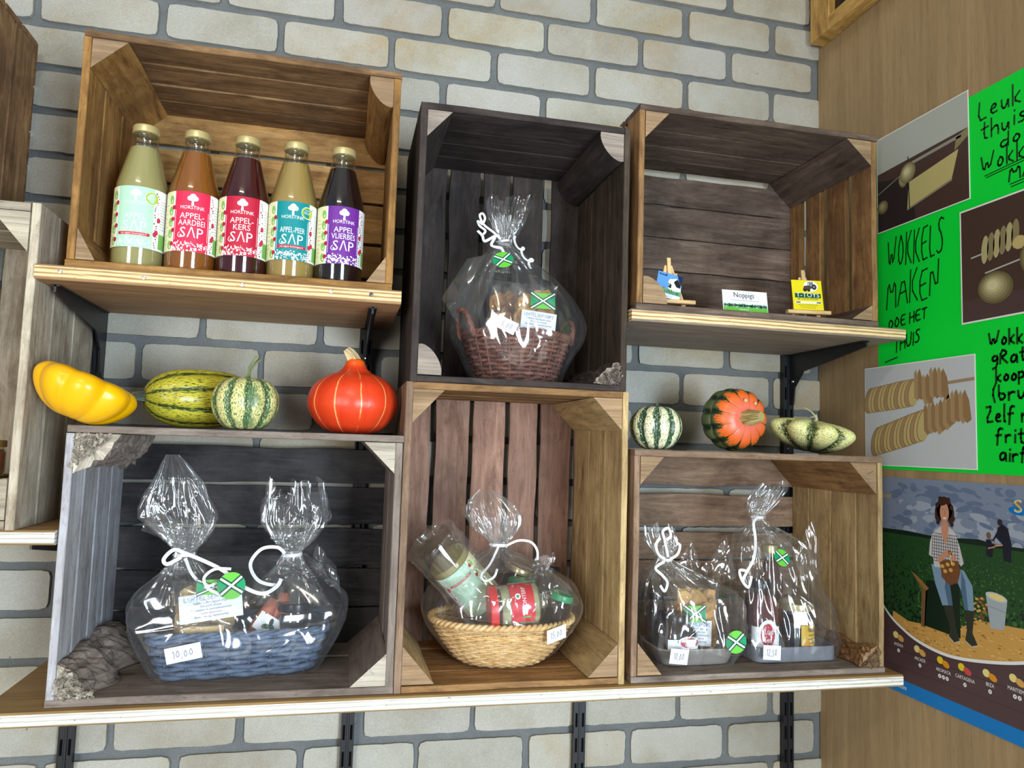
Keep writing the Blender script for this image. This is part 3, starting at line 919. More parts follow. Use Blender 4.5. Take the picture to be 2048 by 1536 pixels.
def bottle_label(parent, R, z0, panel, lines, banner, badge, a0, pcol):
    d = Decal()
    hp, HL = R * math.radians(40), .098
    d.rect(-R * 1.45, 0, R * 1.55, HL, 'white', 0, 30)
    d.rect(-R * 1.45, 0, -hp - .003, HL, 'cream', 1, 8)
    rr = random.Random(len(lines[0]) * 7 + len(lines))
    for i in range(5):                                          # apples down the left strip
        d.ell(-hp - .0075, .010 + i * .0185, .0045, .0075, 'green', 2, 12, .15)
    for i, yy in enumerate((.012, .034, .052, .071)):
        d.ell(-hp - .003 + .001 * (i % 2), yy, .0034, .0038, 'cherry', 3, 10)
    d.rect(-hp, 0, hp, HL, pcol, 2, 18)
    d.rect(-hp - .0006, 0, -hp, HL, 'white', 2)
    # tree
    tx, ty = (0, .0855)
    for ax, ay, ar in ((-.0042, .001, .0042), (.0042, .001, .0042), (0, .0042, .0048), (0, -.0005, .004)):
        d.ell(tx + ax, ty + ay, ar, ar * .95, 'mintw' if pcol == 'mint' else 'white', 3, 14)
    w = 'mintw' if pcol == 'mint' else 'white'
    d.poly([(tx - .0022, ty - .0105), (tx + .0022, ty - .0105), (tx + .0011, ty - .002), (tx - .0011, ty - .002)], w, 3)
    d.text('HORSTINK', 0, .0690, .0080, w, 3, .95)
    d.line([(-.012, .0678), (.012, .0678)], .0004, w, 3)
    # frame
    fx, fy0, fy1 = hp - .0022, .0185, .0665
    d.line([(-fx, fy0), (fx, fy0), (fx, fy1), (-fx, fy1), (-fx, fy0)], .0006, w, 3)
    n = len(lines)
    for i, l in enumerate(lines):
        wv = [p[0] for p in text_mesh(l)[0]]
        sz = .0132
        d.text(l, .0005, (.0535 - i * .0112) if n == 2 else .0455, sz, w, 3, min(.95, .0405 / ((max(wv) - min(wv)) * sz)))
    sy = .0262 if banner else .0228
    d.text('P', .0130, sy, .0235, w, 3, .95)
    d.text('\u039b', .0005, sy, .0235, w, 3, .85)
    d.text('S', -.0125, sy, .0235, w, 3, .95)
    d.line([(-.0170, sy + .0080), (-.0195, sy + .0055), (-.0200, sy + .0022), (-.0175, sy - .0002), (-.0145, sy), (-.0140, sy + .0030), (-.0162, sy + .0040)], .0009, w, 3)
    if banner:
        d.rect(-fx + .002, .0195, fx - .002, .0242, 'red', 4, 6)
        d.text('uit eigen boomgaard', 0, .0207, .0038, 'white', 5, 1.2)
    if badge:
        d.ell(hp - .004, .082, .0105, .0105, 'white', 4, 22)
        d.ell(hp - .004, .082, .0098, .0098, 'lime', 5, 22)
        d.text('eigen', hp - .004, .0855, .0042, 'white', 6)
        d.text('FRUIT', hp - .004, .0795, .0062, 'white', 6, .85)
    for i in range(130):                                        # blossom border
        x, y = rr.uniform(-hp + .001, hp - .001), rr.uniform(.0008, .0168) * (1 - .2 * rr.random())
        s = rr.uniform(.0006, .0016)
        d.ell(x, y, s, s * rr.uniform(.7, 1.2), w, 3, 7)
    for i in range(26):                                         # cherries and leaves on the right
        x, y = hp + rr.uniform(.0015, .0085), .004 + i * .0035
        if i in (6, 7, 13):
            d.ell(x + .001, y, .0033, .0042, 'cherry', 3, 10)
            d.ell(x + .001, y, .0018, .0026, 'pink', 4, 10)
        else:
            d.ell(x, y, rr.uniform(.0008, .0017), rr.uniform(.0006, .0014), rr.choice(['cherry', 'black', 'cherry', 'dkgreen']), 3, 7, rr.uniform(0, 3))
    for i in range(11):
        d.rect(hp + .011, .036 + i * .0045, hp + .011 + rr.uniform(.010, .018), .0366 + i * .0045, 'grey', 2, 2)
    d.rect(hp + .011, .003, hp + .031, .028, 'green', 2, 6)
    for i in range(6):
        d.rect(hp + .0125, .006 + i * .0036, hp + .0125 + rr.uniform(.009, .014), .0065 + i * .0036, 'dkgreen', 3, 2)
    for i in range(10):
        d.rect(-R * 1.30, .012 + i * .007, -R * 1.30 + rr.uniform(.006, .012), .0126 + i * .007, 'grey', 2, 2)
    return d.build('label', INK, cyl_map(R, z0, a0), parent, .00012)


def bottle(label, x, y, z, col, panel, lines, banner, badge, face, trans=.25, upturned=False):
    ext = .030 if upturned else 0.
    up = lambda P: [(r_, z_ + (ext if z_ > .02 else 0)) for r_, z_ in P]
    t = thing('juice_bottle', label, 'bottle', (x, y, z), group='juice bottles in the golden crate')
    R = .0393
    prof_l = [(.030, .0), (.0375, .0012), (R - .0012, .006), (R - .0012, .128), (.0372, .138), (.0345, .150), (.0300, .168), (.0252, .187), (.0212, .2005)]
    prof = [(.0375, 0), (R, .004), (R, .129), (.0385, .137), (.0360, .149), (.0315, .167), (.0266, .187), (.0226, .201), (.0196, .2115), (.0188, .2155), (.0196, .2185), (.0192, .2235), (.0176, .2275), (.0176, .235)]
    if upturned:
        prof_l = [(.0378, .018), (R - .0012, .0201)] + prof_l[3:] + [(.0175, .212), (.0172, .232)]
    mb = MB(); mb.lathe(up(prof_l) if not upturned else [(r_, z_ + ext) for r_, z_ in prof_l], 40); mb.build('juice', juice_mat('juice_' + panel, col, trans), t, smooth='auto')
    mb = MB(); mb.lathe(up(prof), 44, cap1=False); mb.build('glass', M_CLEAR, t, smooth=True)
    mb = MB()
    mb.lathe(up([(.0192, .2255), (.0206, .2262), (.0206, .2362), (.0196, .2378), (.0188, .2372)]), 36)
    mb.build('cap', M_GOLDCAP, t, smooth='auto')
    bottle_label(t, R + .0005, .0295 + ext, panel, lines, banner, badge, face, panel)
    return t


zb = -.5995
BY = -.243
bd = [('cloudy pale apple juice bottle with a mint green label, first in the row', .2725, (184, 170, 112), 'mint', ['APPEL'], 1, 1, .04),
      ('orange-brown apple strawberry juice bottle with a strawberry red label', .3520, (160, 92, 30), 'pink', ['APPEL-', 'AARDBEI'], 0, 0, .16),
      ('dark red apple cherry juice bottle with a crimson label, middle of the row', .4315, (70, 8, 22), 'crim', ['APPEL-', 'KERS'], 0, 0, .06),
      ('pale amber apple pear juice bottle with a teal label', .5105, (186, 152, 86), 'teal', ['APPEL-PEER'], 1, 1, .07),
      ('nearly black apple elderberry juice bottle with a purple label, last in the row', .5895, (18, 6, 18), 'purple', ['APPEL', 'VLIERBES'], 0, 0, .16)]
for lb, x, col, pn, ln, bn, bg, fc in bd:
    bottle(lb, x, BY, zb, col, pn, ln, bn, bg, fc)

# ------------------------------------------------------------------ squashes
def smooth_prof(pts, n):
    """Catmull-Rom through (r,z)"""
    P_ = [pts[0]] + list(pts) + [pts[-1]]
    out = []
    segs = len(pts) - 1
    for k in range(n + 1):
        f = k / n * segs
        i = min(int(f), segs - 1)
        t = f - i
        p0, p1, p2, p3 = P_[i], P_[i + 1], P_[i + 2], P_[i + 3]
        out.append(tuple(.5 * (2 * p1[c] + (p2[c] - p0[c]) * t + (2 * p0[c] - 5 * p1[c] + 4 * p2[c] - p3[c]) * t * t + (3 * p1[c] - p0[c] - 3 * p2[c] + p3[c]) * t ** 3) for c in (0, 1)))
    return out


def gourd(prof, lobes, amp, power=.6, nu=120, nv=54, seed=1, wob=.01, lobe_z=0., rimf=None):
    """ribbed fruit body around z; u runs around, v from base to stem"""
    mb = MB()
    pr_ = smooth_prof(prof, nv)
    rmax = max(p[0] for p in pr_)
    rows = []
    for j, (r, z) in enumerate(pr_):
        row = []
        k = (max(r, 0) / rmax)
        for i in range(nu):
            th = 2 * PI * i / nu
            u = i / nu
            lb = abs(math.sin(lobes * PI * u)) ** power
            f = 1 - amp * (1 - lb) * (rimf(j / nv) if rimf else k ** .5)
            f *= 1 + wob * nz(math.cos(th) * 1.5, math.sin(th) * 1.5, seed + z * 9)
            rr_ = max(r, .0004) * f
            row.append((rr_ * math.sin(th), rr_ * math.cos(th), z * (1 + lobe_z * (lb - 1) * k)))
        rows.append([row[0]] + row[:0:-1])      # keep the winding outward
    mb.grid(rows, nu, nv, True)
    return mb


def gourd_mat(name, stops, lobes, stripe=.5, edge=.12, nscale=(60, 10), namt=.6, speck=0., speck_col=None, rough=.32, phase=0., extra=None, bump_s=.1):
    """stops: base/stripe colours; stripe sits in the rib valleys"""
    m, nt, b = newmat(name, rough, .45)
    uv = nd(nt, 'ShaderNodeTexCoord').outputs['UV']
    sp = nd(nt, 'ShaderNodeSeparateXYZ', {0: uv})
    u, v = sp.outputs[0], sp.outputs[1]
    n1 = tnoise(nt, coords(nt, 'UV', (nscale[0], nscale[1], 1)), 1., 5, .6, .3)
    s = mth(nt, 'ABSOLUTE', mth(nt, 'SINE', mth(nt, 'MULTIPLY', mth(nt, 'ADD', u, phase), PI * lobes)))
    s = mth(nt, 'ADD', s, mth(nt, 'MULTIPLY', mth(nt, 'SUBTRACT', n1, .5), namt))
    f = ramp(nt, s, [(stripe - edge, (0, 0, 0)), (stripe + edge, (1, 1, 1))])
    g = tnoise(nt, coords(nt, 'Object'), 24, 3)
    base = mixc(nt, lin(*stops[0]), lin(*stops[1]), g)
    st = mixc(nt, lin(*stops[2]), lin(*stops[3]), g)
    c = mixc(nt, st, base, f)
    if speck:
        q = tnoise(nt, coords(nt, 'UV', (nscale[0] * 2.2, nscale[1] * 3, 1)), 1.3, 3, .5)
        c = mixc(nt, c, lin(*(speck_col or stops[2])), ramp(nt, q, [(.535, (0, 0, 0)), (.57, (speck,) * 3)]))
        q2 = tnoise(nt, coords(nt, 'UV', (nscale[0] * 2.7, nscale[1] * 3.3, 1), (4, 9, 0)), 1.2, 3, .5)
        c = mixc(nt, c, lin(*stops[0]), ramp(nt, q2, [(.57, (0, 0, 0)), (.61, (speck * .8,) * 3)]))
    if extra:
        c = extra(nt, c, u, v)
    nt.links.new(c, b.inputs['Base Color'])
    bump(nt, b, tnoise(nt, coords(nt), 90, 3), bump_s, .002)
    return m


def stem(parent, pts, rads, mat, name='stem', ribs=5, amp=.18, n=20):
    mb = MB()
    mb.tube(pts, rads, n, ribs=ribs, rib_amp=amp)
    return mb.build(name, mat, parent, smooth='auto')


def stem_mat(name, a, b_):
    m, nt, b = newmat(name, .7, .25)
    f = tnoise(nt, coords(nt, 'UV', (18, 220, 1)), 1.4, 4, .6, .5)
    nt.links.new(ramp(nt, f, [(.35, lin(*a)), (.62, lin(*b_))]), b.inputs['Base Color'])
    bump(nt, b, f, .5, .003)
    return m


ZT = -.8515                                                     # top of the grey crate
def axis_rot(ax, roll=0.):
    q = Vector(ax).normalized().to_track_quat('Z', 'Y')
    return (q.to_matrix() @ Matrix.Rotation(roll, 3, 'Z')).to_euler()


def put(o, parent, rot):
    o.rotation_euler = rot
    return o


# yellow pattypan
t = thing('pattypan_squash', 'bright yellow scalloped pattypan squash at the left end of the grey crate top', 'squash', (.2260, -.292, ZT + .0470))
rr_ = axis_rot((.34, .10, .9), .35)


def scar(nt, c, u, v):
    n1 = tnoise(nt, coords(nt, 'Object'), 60, 4)
    f = mth(nt, 'MULTIPLY', ramp(nt, v, [(.80, (0, 0, 0)), (.84, (1, 1, 1))]), ramp(nt, n1, [(.54, (0, 0, 0)), (.60, (.85, .85, .85))]))
    return mixc(nt, c, lin(112, 66, 40), f)


m = gourd_mat('yellow_squash_skin', ((246, 190, 6), (240, 172, 2), (238, 168, 0), (242, 176, 2)), 9, .2, .3, rough=.3, extra=scar, bump_s=.04)
mb = gourd([(.0, -.043), (.026, -.043), (.050, -.033), (.068, -.016), (.0775, .002), (.0775, .015), (.068, .026), (.052, .030), (.036, .0285), (.022, .025), (.0, .0225)], 8, .105, 1.0, seed=2, wob=.05, lobe_z=.08, rimf=lambda v: max(0., 1 - abs(v - .45) * 2.6))
mb.v = [tuple(x * .93 for x in p) for p in mb.v]
mb.build('body', m, t, smooth=True, rot=rr_)
mb = MB()
q = axis_rot((.34, .10, .9)).to_matrix()
mb.lathe([(.010, .020), (.0085, .0255), (.004, .026), (.0006, .024)], 14)
mb.build('blossom_scar', stem_mat('scar_cork', (96, 66, 40), (150, 116, 80)), t, rot=rr_, smooth='auto')

# yellow-green striped delicata lying on its side
t = thing('delicata_squash', 'oblong yellow and dark green striped squash lying with its stem to the left', 'squash', (.3660, -.168, ZT + .0530))
ax = (-.90, -.42, -.03)
rr_ = axis_rot(ax, 2.9)
m = gourd_mat('delicata_skin', ((206, 196, 64), (186, 172, 46), (44, 66, 30), (30, 52, 28)), 9, .34, .10, (85, 9), 1.8, .9, (48, 72, 34), rough=.3,
              extra=lambda nt, c, u, v: mixc(nt, c, lin(38, 56, 28), mth(nt, 'MULTIPLY', ramp(nt, v, [(.86, (0, 0, 0)), (.95, (.8, .8, .8))]), 1.)))
gourd([(0, -.092), (.018, -.091), (.036, -.078), (.0475, -.045), (.0505, 0), (.0475, .040), (.036, .068), (.020, .083), (.010, .086), (0, .085)], 9, .06, .6, seed=5).build('body', m, t, smooth=True, rot=rr_)
M_STEMD = stem_mat('dark_green_stem', (44, 52, 44), (96, 104, 86))
A = Vector(ax).normalized()
stem(t, [A * .080, A * .090, A * .098, A * .104 + V(0, 0, -.002)], [.0095, .0075, .0068, .0080], M_STEMD)

# round green-cream squash with a crooked stem
t = thing('striped_squash', 'round green and cream striped squash with a crooked upright stem', 'squash', (.4545, -.262, ZT + .0010))
m = gourd_mat('carnival_skin', ((226, 218, 150), (206, 200, 130), (52, 86, 54), (70, 104, 66)), 10, .60, .08, (75, 10), 2.2, .95, (60, 94, 58), rough=.34,
              extra=lambda nt, c, u, v: mixc(nt, c, lin(72, 108, 70), ramp(nt, tnoise(nt, coords(nt, 'Object', (1, 1, 1), (3, 2, 1)), 22, 2), [(.52, (0, 0, 0)), (.60, (.75, .75, .75))])))
gourd([(0, .004), (.020, .0005), (.036, .008), (.0485, .026), (.0520, .044), (.0490, .062), (.038, .077), (.022, .0835), (.010, .081), (0, .079)], 10, .10, .55, seed=8).build('body', m, t, smooth=True, rot=(0, 0, .2))
stem(t, [(0, 0, .077), (.001, 0, .088), (.004, 0, .101), (.011, -.001, .112), (.016, -.001, .119)], [.0060, .0042, .0038, .0042, .0062], stem_mat('grey_green_stem', (58, 84, 62), (150, 150, 112)))

# red kuri
t = thing('orange_pumpkin', 'glossy orange-red onion-shaped pumpkin with a short cork stem', 'pumpkin', (.6265, -.205, ZT + .0005))


def kuri(nt, c, u, v):
    w = mth(nt, 'ADD', u, mth(nt, 'MULTIPLY', mth(nt, 'SUBTRACT', tnoise(nt, coords(nt, 'Object'), 22, 3), .5), .016))
    s = mth(nt, 'ABSOLUTE', mth(nt, 'SINE', mth(nt, 'MULTIPLY', mth(nt, 'ADD', w, .02), PI * 11)))
    br = tnoise(nt, coords(nt, 'UV', (11, 5, 1)), 1.3, 3)
    f = mth(nt, 'MULTIPLY', ramp(nt, s, [(.05, (1, 1, 1)), (.12, (0, 0, 0))]), ramp(nt, v, [(.14, (1, 1, 1)), (.60, (1, 1, 1)), (.72, (0, 0, 0))]))
    f = mth(nt, 'MULTIPLY', f, ramp(nt, br, [(.36, (0, 0, 0)), (.46, (.9, .9, .9))]))
    c = mixc(nt, c, lin(246, 176, 108), f)
    return mixc(nt, c, lin(238, 116, 22), ramp(nt, v, [(.70, (0, 0, 0)), (.92, (1, 1, 1))]))


m = gourd_mat('red_kuri_skin', ((216, 52, 26), (226, 74, 30), (212, 50, 26), (220, 64, 30)), 11, .1, .1, rough=.34, extra=kuri, bump_s=.3)
gourd([(0, .004), (.030, .0005), (.056, .012), (.0745, .036), (.0785, .057), (.0700, .081), (.050, .098), (.030, .107), (.0195, .117), (.0155, .127), (.009, .1315), (0, .132)], 11, .016, 1., seed=11, wob=.02).build('body', m, t, smooth=True)
stem(t, [(-.003, 0, .126), (-.006, 0, .134), (-.012, -.001, .142), (-.017, -.001, .1475)], [.0115, .0100, .0085, .0062], stem_mat('cork_stem', (168, 142, 96), (226, 206, 160)))

# right crate top
ZR = -.8618
t = thing('mini_squash', 'small white and dark green striped squash beside the tall crates, on the russet crate', 'squash', (1.1745, -.250, ZR + .0005))
m = gourd_mat('mini_squash_skin', ((236, 232, 196), (224, 220, 176), (30, 62, 44), (44, 78, 52)), 10, .66, .06, (60, 9), 1.7, .7, (38, 70, 48), rough=.34)
gourd([(0, .003), (.018, .0005), (.034, .009), (.0455, .028), (.0480, .042), (.0450, .058), (.034, .073), (.020, .0785), (.009, .076), (0, .074)], 10, .10, .55, seed=14).build('body', m, t, smooth=True, rot=(0, 0, .9))
stem(t, [(0, 0, .073), (.001, 0, .079), (.003, 0, .084)], [.004, .003, .0034], M_STEMD)

# turban squash facing the camera
t = thing('turban_squash', 'orange and green turban squash turned with its thick stem to the front', 'squash', (1.3590, -.205, ZR + .0645))
ax = (.06, -1, .02)
rr_ = axis_rot(ax, .3)


def turban(nt, c, u, v):
    n1 = tnoise(nt, coords(nt, 'UV', (70, 12, 1)), 1., 4, .6)
    s = mth(nt, 'ABSOLUTE', mth(nt, 'SINE', mth(nt, 'MULTIPLY', u, PI * 12)))
    e = mth(nt, 'ADD', v, mth(nt, 'ADD', mth(nt, 'MULTIPLY', mth(nt, 'SUBTRACT', n1, .5), .34), mth(nt, 'MULTIPLY', s, .07)))
    cap = ramp(nt, e, [(.705, (0, 0, 0)), (.725, (1, 1, 1))])
    orange = mixc(nt, lin(236, 106, 34), lin(226, 110, 92), ramp(nt, v, [(.70, (0, 0, 0)), (.88, (1, 1, 1))]))
    vein = mth(nt, 'MULTIPLY', ramp(nt, s, [(.03, (.85, .85, .85)), (.14, (0, 0, 0))]), ramp(nt, v, [(.74, (1, 1, 1)), (.93, (.1, .1, .1))]))
    orange = mixc(nt, orange, lin(64, 66, 34), vein)
    dark = mixc(nt, lin(36, 52, 32), lin(92, 104, 66), ramp(nt, s, [(.4, (0, 0, 0)), (.75, (1, 1, 1))]))
    out = mixc(nt, dark, orange, cap)
    seam = mth(nt, 'MULTIPLY', ramp(nt, v, [(.475, (0, 0, 0)), (.485, (1, 1, 1)), (.505, (1, 1, 1)), (.515, (0, 0, 0))]), .8)
    return mixc(nt, out, lin(206, 196, 158), seam)


m = gourd_mat('turban_skin', ((60, 70, 40), (60, 70, 40), (40, 50, 30), (40, 50, 30)), 12, .4, .1, rough=.36, extra=turban)
gourd([(0, -.050), (.026, -.049), (.050, -.036), (.0615, -.014), (.0605, .002), (.0560, .0075), (.0590, .0125), (.0575, .024), (.046, .037), (.028, .044), (.014, .043), (0, .041)], 12, .055, .6, seed=17, wob=.02).build('body', m, t, smooth=True, rot=rr_)
A = Vector(ax).normalized()
B = V(.45, 0, .1)
stem(t, [A * .038, A * .050 + B * .004, A * .066 + B * .010, A * .078 + B * .018], [.0155, .0140, .0120, .0088], stem_mat('ridged_stem', (120, 112, 56), (206, 186, 128)), ribs=7, amp=.12, n=28)
w = MB()
sd = A.orthogonal().normalized()
for a_, rr2, s_ in ((PI * .5, .034, .0042), (PI * .30, .036, .0036)):
    dv = V(-.1, 0, 1).normalized() * math.sin(a_) + V(1, .06, 0).normalized() * math.cos(a_)
    p = A * .0445 + dv * rr2
    b0 = len(w.v)
    w.lathe([(.0005, -s_), (s_ * .7, -s_ * .7), (s_, 0), (s_ * .7, s_ * .7), (.0005, s_)], 12, c=tuple(p))
w.build('wart', plain('wart_skin', (214, 176, 130), .5), t, smooth=True)

# pale green pattypan
t = thing('pattypan_squash', 'pale green scalloped pattypan squash with dark green streaks and a curly stem', 'squash', (1.5230, -.215, ZR + .0360))
rr_ = axis_rot((.16, -.05, .98), .5)
m = gourd_mat('pale_pattypan_skin', ((240, 236, 172), (226, 222, 146), (22, 50, 34), (34, 66, 42)), 8, .46, .10, (60, 14), 1.3, .9, (150, 154, 84), rough=.34,
              extra=lambda nt, c, u, v: mixc(nt, c, lin(20, 34, 26), ramp(nt, v, [(.14, (.9, .9, .9)), (.27, (0, 0, 0))])))
gourd([(.0, -.030), (.030, -.029), (.056, -.019), (.076, -.004), (.0840, .008), (.0800, .018), (.067, .0245), (.046, .029), (.026, .031), (.012, .029), (0, .027)], 8, .27, .85, seed=23, wob=.04, lobe_z=.5, rimf=lambda v: max(0., 1 - abs(v - .48) * 2.2)).build('body', m, t, smooth=True, rot=rr_)
M_TEND = stem_mat('dry_tendril', (150, 144, 108), (206, 200, 160))
stem(t, [(.010, 0, .026), (.013, 0, .036), (.010, 0, .044)], [.0045, .0032, .0030], M_TEND)
stem(t, [(.011, 0, .040), (.001, 0, .050), (-.011, 0, .056), (-.017, 0, .057)], [.0022, .0015, .0011, .0007], M_TEND, 'tendril', 0, 0, 8)
stem(t, [(.010, 0, .040), (.002, -.004, .039), (-.006, -.007, .038)], [.0018, .0014, .0010], M_TEND, 'tendril', 0, 0, 8)
# ------------------------------------------------------------------ small cards and easels in the upper right crate
ZF = -.5990                                                     # crate floor
M_PINE = wood('easel_pine', (214, 172, 118), (232, 196, 142), (244, 214, 166), rough=.6, bump_s=.1)


def easel(label, x, y, z, rz, h=.100, w=.088):
    t = thing('mini_easel', label, 'easel', (x, y, z), (0, 0, rz), 'miniature easels')
    lean = .20
    def leg(x0, z0, x1, z1, y0=0., y1=None, wd=.0075, th=.004):
        mb = MB()
        a = V(x0, y0 + z0 * lean, z0); b = V(x1, (y0 if y1 is None else y1) + z1 * lean, z1)
        u = b - a
        s = u.normalized().cross(V(0, 1, 0)).normalized()
        plank(mb, a - s * wd / 2 , u, s * wd, V(0, th, 0), n=1, jit=0, ch=.0006)
        return mb
    leg(-.030, 0, -.004, h * .86).build('leg', M_PINE, t)
    leg(.030, 0, .004, h * .86).build('leg', M_PINE, t)
    leg(0, .020, 0, h, -.0045, -.0045).build('mast', M_PINE, t)
    mb = MB(); plank(mb, V(-.003, .052, .0), V(0, -.036, h * .80), V(.006, 0, 0), V(0, .004, .001), n=1, jit=0, ch=.0006)
    mb.build('back_leg', M_PINE, t)
    mb = MB(); plank(mb, V(-w / 2, -.0125, .0165), V(w, 0, 0), V(0, .0125, 0), V(0, 0, .0075), n=4, jit=.0002, ch=.0012)
    mb.build('ledge', M_PINE, t)
    mb = MB()
    for s in (-1, 1):
        mb.tube([(s * .008, h * .70 * lean - .002, h * .70), (s * .0155, h * .70 * lean - .002, h * .70)], .0022, 8)
    mb.build('peg', M_PINE, t)
    return t


def card(label, x, y, z, rz, w, h, th, base, draw, rx=-.20, roll=0., name='display_card', cat='card', edge=None):
    t = thing(name, label, cat, (x, y, z), (rx, -roll, rz))
    mb = MB(); mb.box((-w / 2, 0, 0), (w / 2, th, h))
    mb.build('sheet', edge or INK[base], t)
    d = Decal(); draw(d, w, h)
    d.build('print', INK, flat_map((0, -.0001, 0)), t, .00012)
    return t


def draw_cow(d, w, h):
    d.rect(-w / 2, 0, w / 2, h, 'sky', 0)
    for i in range(16):
        d.ell(-w / 2 + (i % 8) * w / 7.6 + .001, h * (.36 + .02 * (i // 8)), .0035, .0022, 'white', 0, 8)
    d.poly([(w * .28, h), (w / 2, h), (w / 2, h * .62), (w * .38, h * .75)], 'navy', 1)
    d.poly([(-w * .02, h * .40), (w * .02, h * .62), (w * .10, h * .80), (w * .26, h * .86), (w * .44, h * .70), (w * .5, h * .40), (w * .4, h * .33), (w * .1, h * .33)], 'white', 1)
    d.poly([(w * .16, h * .70), (w * .30, h * .84), (w * .46, h * .66), (w * .46, h * .50), (w * .30, h * .52)], 'black', 2)
    d.poly([(-w * .02, h * .44), (w * .04, h * .62), (w * .10, h * .56), (w * .10, h * .42)], 'black', 2)
    d.ell(w * .08, h * .72, .0055, .0042, 'white', 3, 12); d.ell(w * .02, h * .66, .004, .003, 'cream', 4, 10)
    rr = random.Random(5)
    for i in range(150):
        x = rr.uniform(-w / 2, w * .48); b = rr.uniform(h * .17, h * .30); l = rr.uniform(.003, .008)
        d.poly([(x, b), (x + .001, b), (x + rr.uniform(-.002, .002), b + l)], rr.choice(['green', 'brightgreen', 'dkgreen']), 4)
    d.rect(-w / 2, 0, w / 2, h * .17, 'paper', 5)
    d.hand('Verse melk', -w * .46, h * .86, h * .10, 'navy', L=6, adv=.55, w=.0005)
    d.hand('Zuivel u.d', -w * .12, h * .04, h * .09, 'sky', L=6, adv=.6, w=.0004)


def draw_nop(d, w, h):
    d.rect(-w / 2 + .001, .0005, w / 2 - .001, h * .36, 'green', 0)
    d.rect(-w / 2 + .001, h * .18, w / 2 - .001, h * .37, 'brightgreen', 1)
    d.rect(-w / 2 + .001, h * .46, w / 2 - .001, h * .53, 'mintw', 1)
    rr = random.Random(3)
    for i in range(46):
        x = -w / 2 + .003 + (w - .006) * i / 45
        d.ell(x, h * .42 + rr.uniform(0, .001), .0018, h * rr.uniform(.035, .075), rr.choice(['dkgreen', 'grey', 'dkgreen']), 2, 8)
    d.text('Nop', -.0118, h * .74, .0150, 'navy', 3, .95)
    d.text('pigs', .0105, h * .74, .0150, 'navy', 3, .85)
    d.line([(-.006, h * .88), (.004, h * .955), (.016, h * .93), (.026, h * .83), (.030, h * .74), (.024, h * .69)], .0003, 'grey', 2)
    d.rect(-.031, h * .615, .030, h * .628, 'grey', 3)
    d.rect(-.014, h * .275, .006, h * .295, 'white', 3)
    d.text('www.noppigs.nl', 0, h * .20, .0042, 'white', 3)
    d.rect(-.030, h * .10, .030, h * .115, 'mintw', 3)
    d.poly([(w * .34, .0005), (w * .46, .0005), (w * .46, h * .14), (w * .42, h * .10)], 'black', 3)


def draw_toys(d, w, h):
    cx, cy = .0045, h * .80
    d.ell(cx + .004, cy, .0150, .0115, 'white', 1, 26)
    d.ell(cx + .0105, cy - .0015, .0052, .0060, 'black', 2, 16); d.ell(cx + .0105, cy - .0015, .0026, .003, 'grey', 3, 12)
    d.ell(cx - .0085, cy - .0075, .0042, .0044, 'black', 2, 14); d.ell(cx - .001, cy - .0075, .0034, .0044, 'black', 2, 14)
    d.poly([(cx - .012, cy - .006), (cx - .010, cy + .0005), (cx + .003, cy + .002), (cx + .008, cy - .004), (cx, cy - .007)], 'brown', 3)
    d.line([(cx - .002, cy + .002), (cx - .001, cy + .009), (cx + .008, cy + .009), (cx + .0085, cy + .001)], .001, 'black', 3)
    d.poly([(cx, cy + .002), (cx + .0005, cy + .008), (cx + .0075, cy + .008), (cx + .0075, cy + .002)], 'grey', 2)
    d.rect(-w * .42, h * .40, w * .44, h * .555, 'dkgreen', 1)
    d.text('T-TOYS', .0004, h * .425, .0135, 'white', 3, 1.05); d.text('T-TOYS', .0009, h * .418, .0135, 'black', 2, 1.05)
    d.text('agri toys en techniek', 0, h * .345, .0050, 'dkgreen', 2, 1.0)
    d.rect(-w * .40, h * .21, w * .42, h * .28, 'white', 1)
    for sx in (-1, 1):
        d.ell(sx * w * .405, h * .245, .0024, h * .035, 'white', 1, 12)
    d.rect(-w * .40, h * .228, -w * .26, h * .262, 'navy', 2); d.rect(w * .28, h * .228, w * .42, h * .262, 'navy', 2)
    for k, yy in enumerate((.165, .115, .06)):
        for q in range(7 - k):
            d.rect(-w * .34 + q * .006 + k * .003, h * yy, -w * .34 + q * .006 + .0045 + k * .003, h * yy + .0007, 'brown', 2)


easel('left miniature pine easel holding the sky-blue cow card', 1.2140, -.225, ZF, -.10, h=.112)
card('sky-blue folded card with a black and white cow on the left easel', 1.2020, -.2305, ZF + .0270, -.10, .050, .052, .0009, 'sky', draw_cow, roll=-.22)
card('white and green business card with a meadow strip, standing in the crate', 1.3720, -.228, ZF + .0015, -.03, .096, .055, .0008, 'white', draw_nop, rx=-.16)
easel('right miniature pine easel holding the yellow tractor card', 1.5080, -.2250, ZF, -.16, h=.112)
card('yellow square card with a tractor in a white oval on the right easel', 1.5070, -.2330, ZF + .0252, -.16, .062, .064, .0010, 'yellow', draw_toys)
mb = MB(); mb.box((-.045, -.022, 0), (.045, .022, .0006))
tag(mb.build('flat_card', INK['paper'], None, (1.4400, -.250, ZF + .0003), (0, 0, .25)), 'white card lying flat in front of the right easel', 'card')
for i, (x, w_) in enumerate(((1.452, .07),)):
    mb = MB(); mb.box((-.042, -.018, 0), (.042, .018, .0006))
    tag(mb.build('flat_card', INK['grey'], None, (x, -.252, ZF + .0016), (0, 0, .15)), 'grey card lying on top of the flat white card', 'card')

# ------------------------------------------------------------------ posters on the plywood wall
def wmap(h0=0.):
    """(s,t): s runs out of the corner towards the room, t is height on the datum"""
    return lambda s, t, h: (-(h0 + h), -s, t)


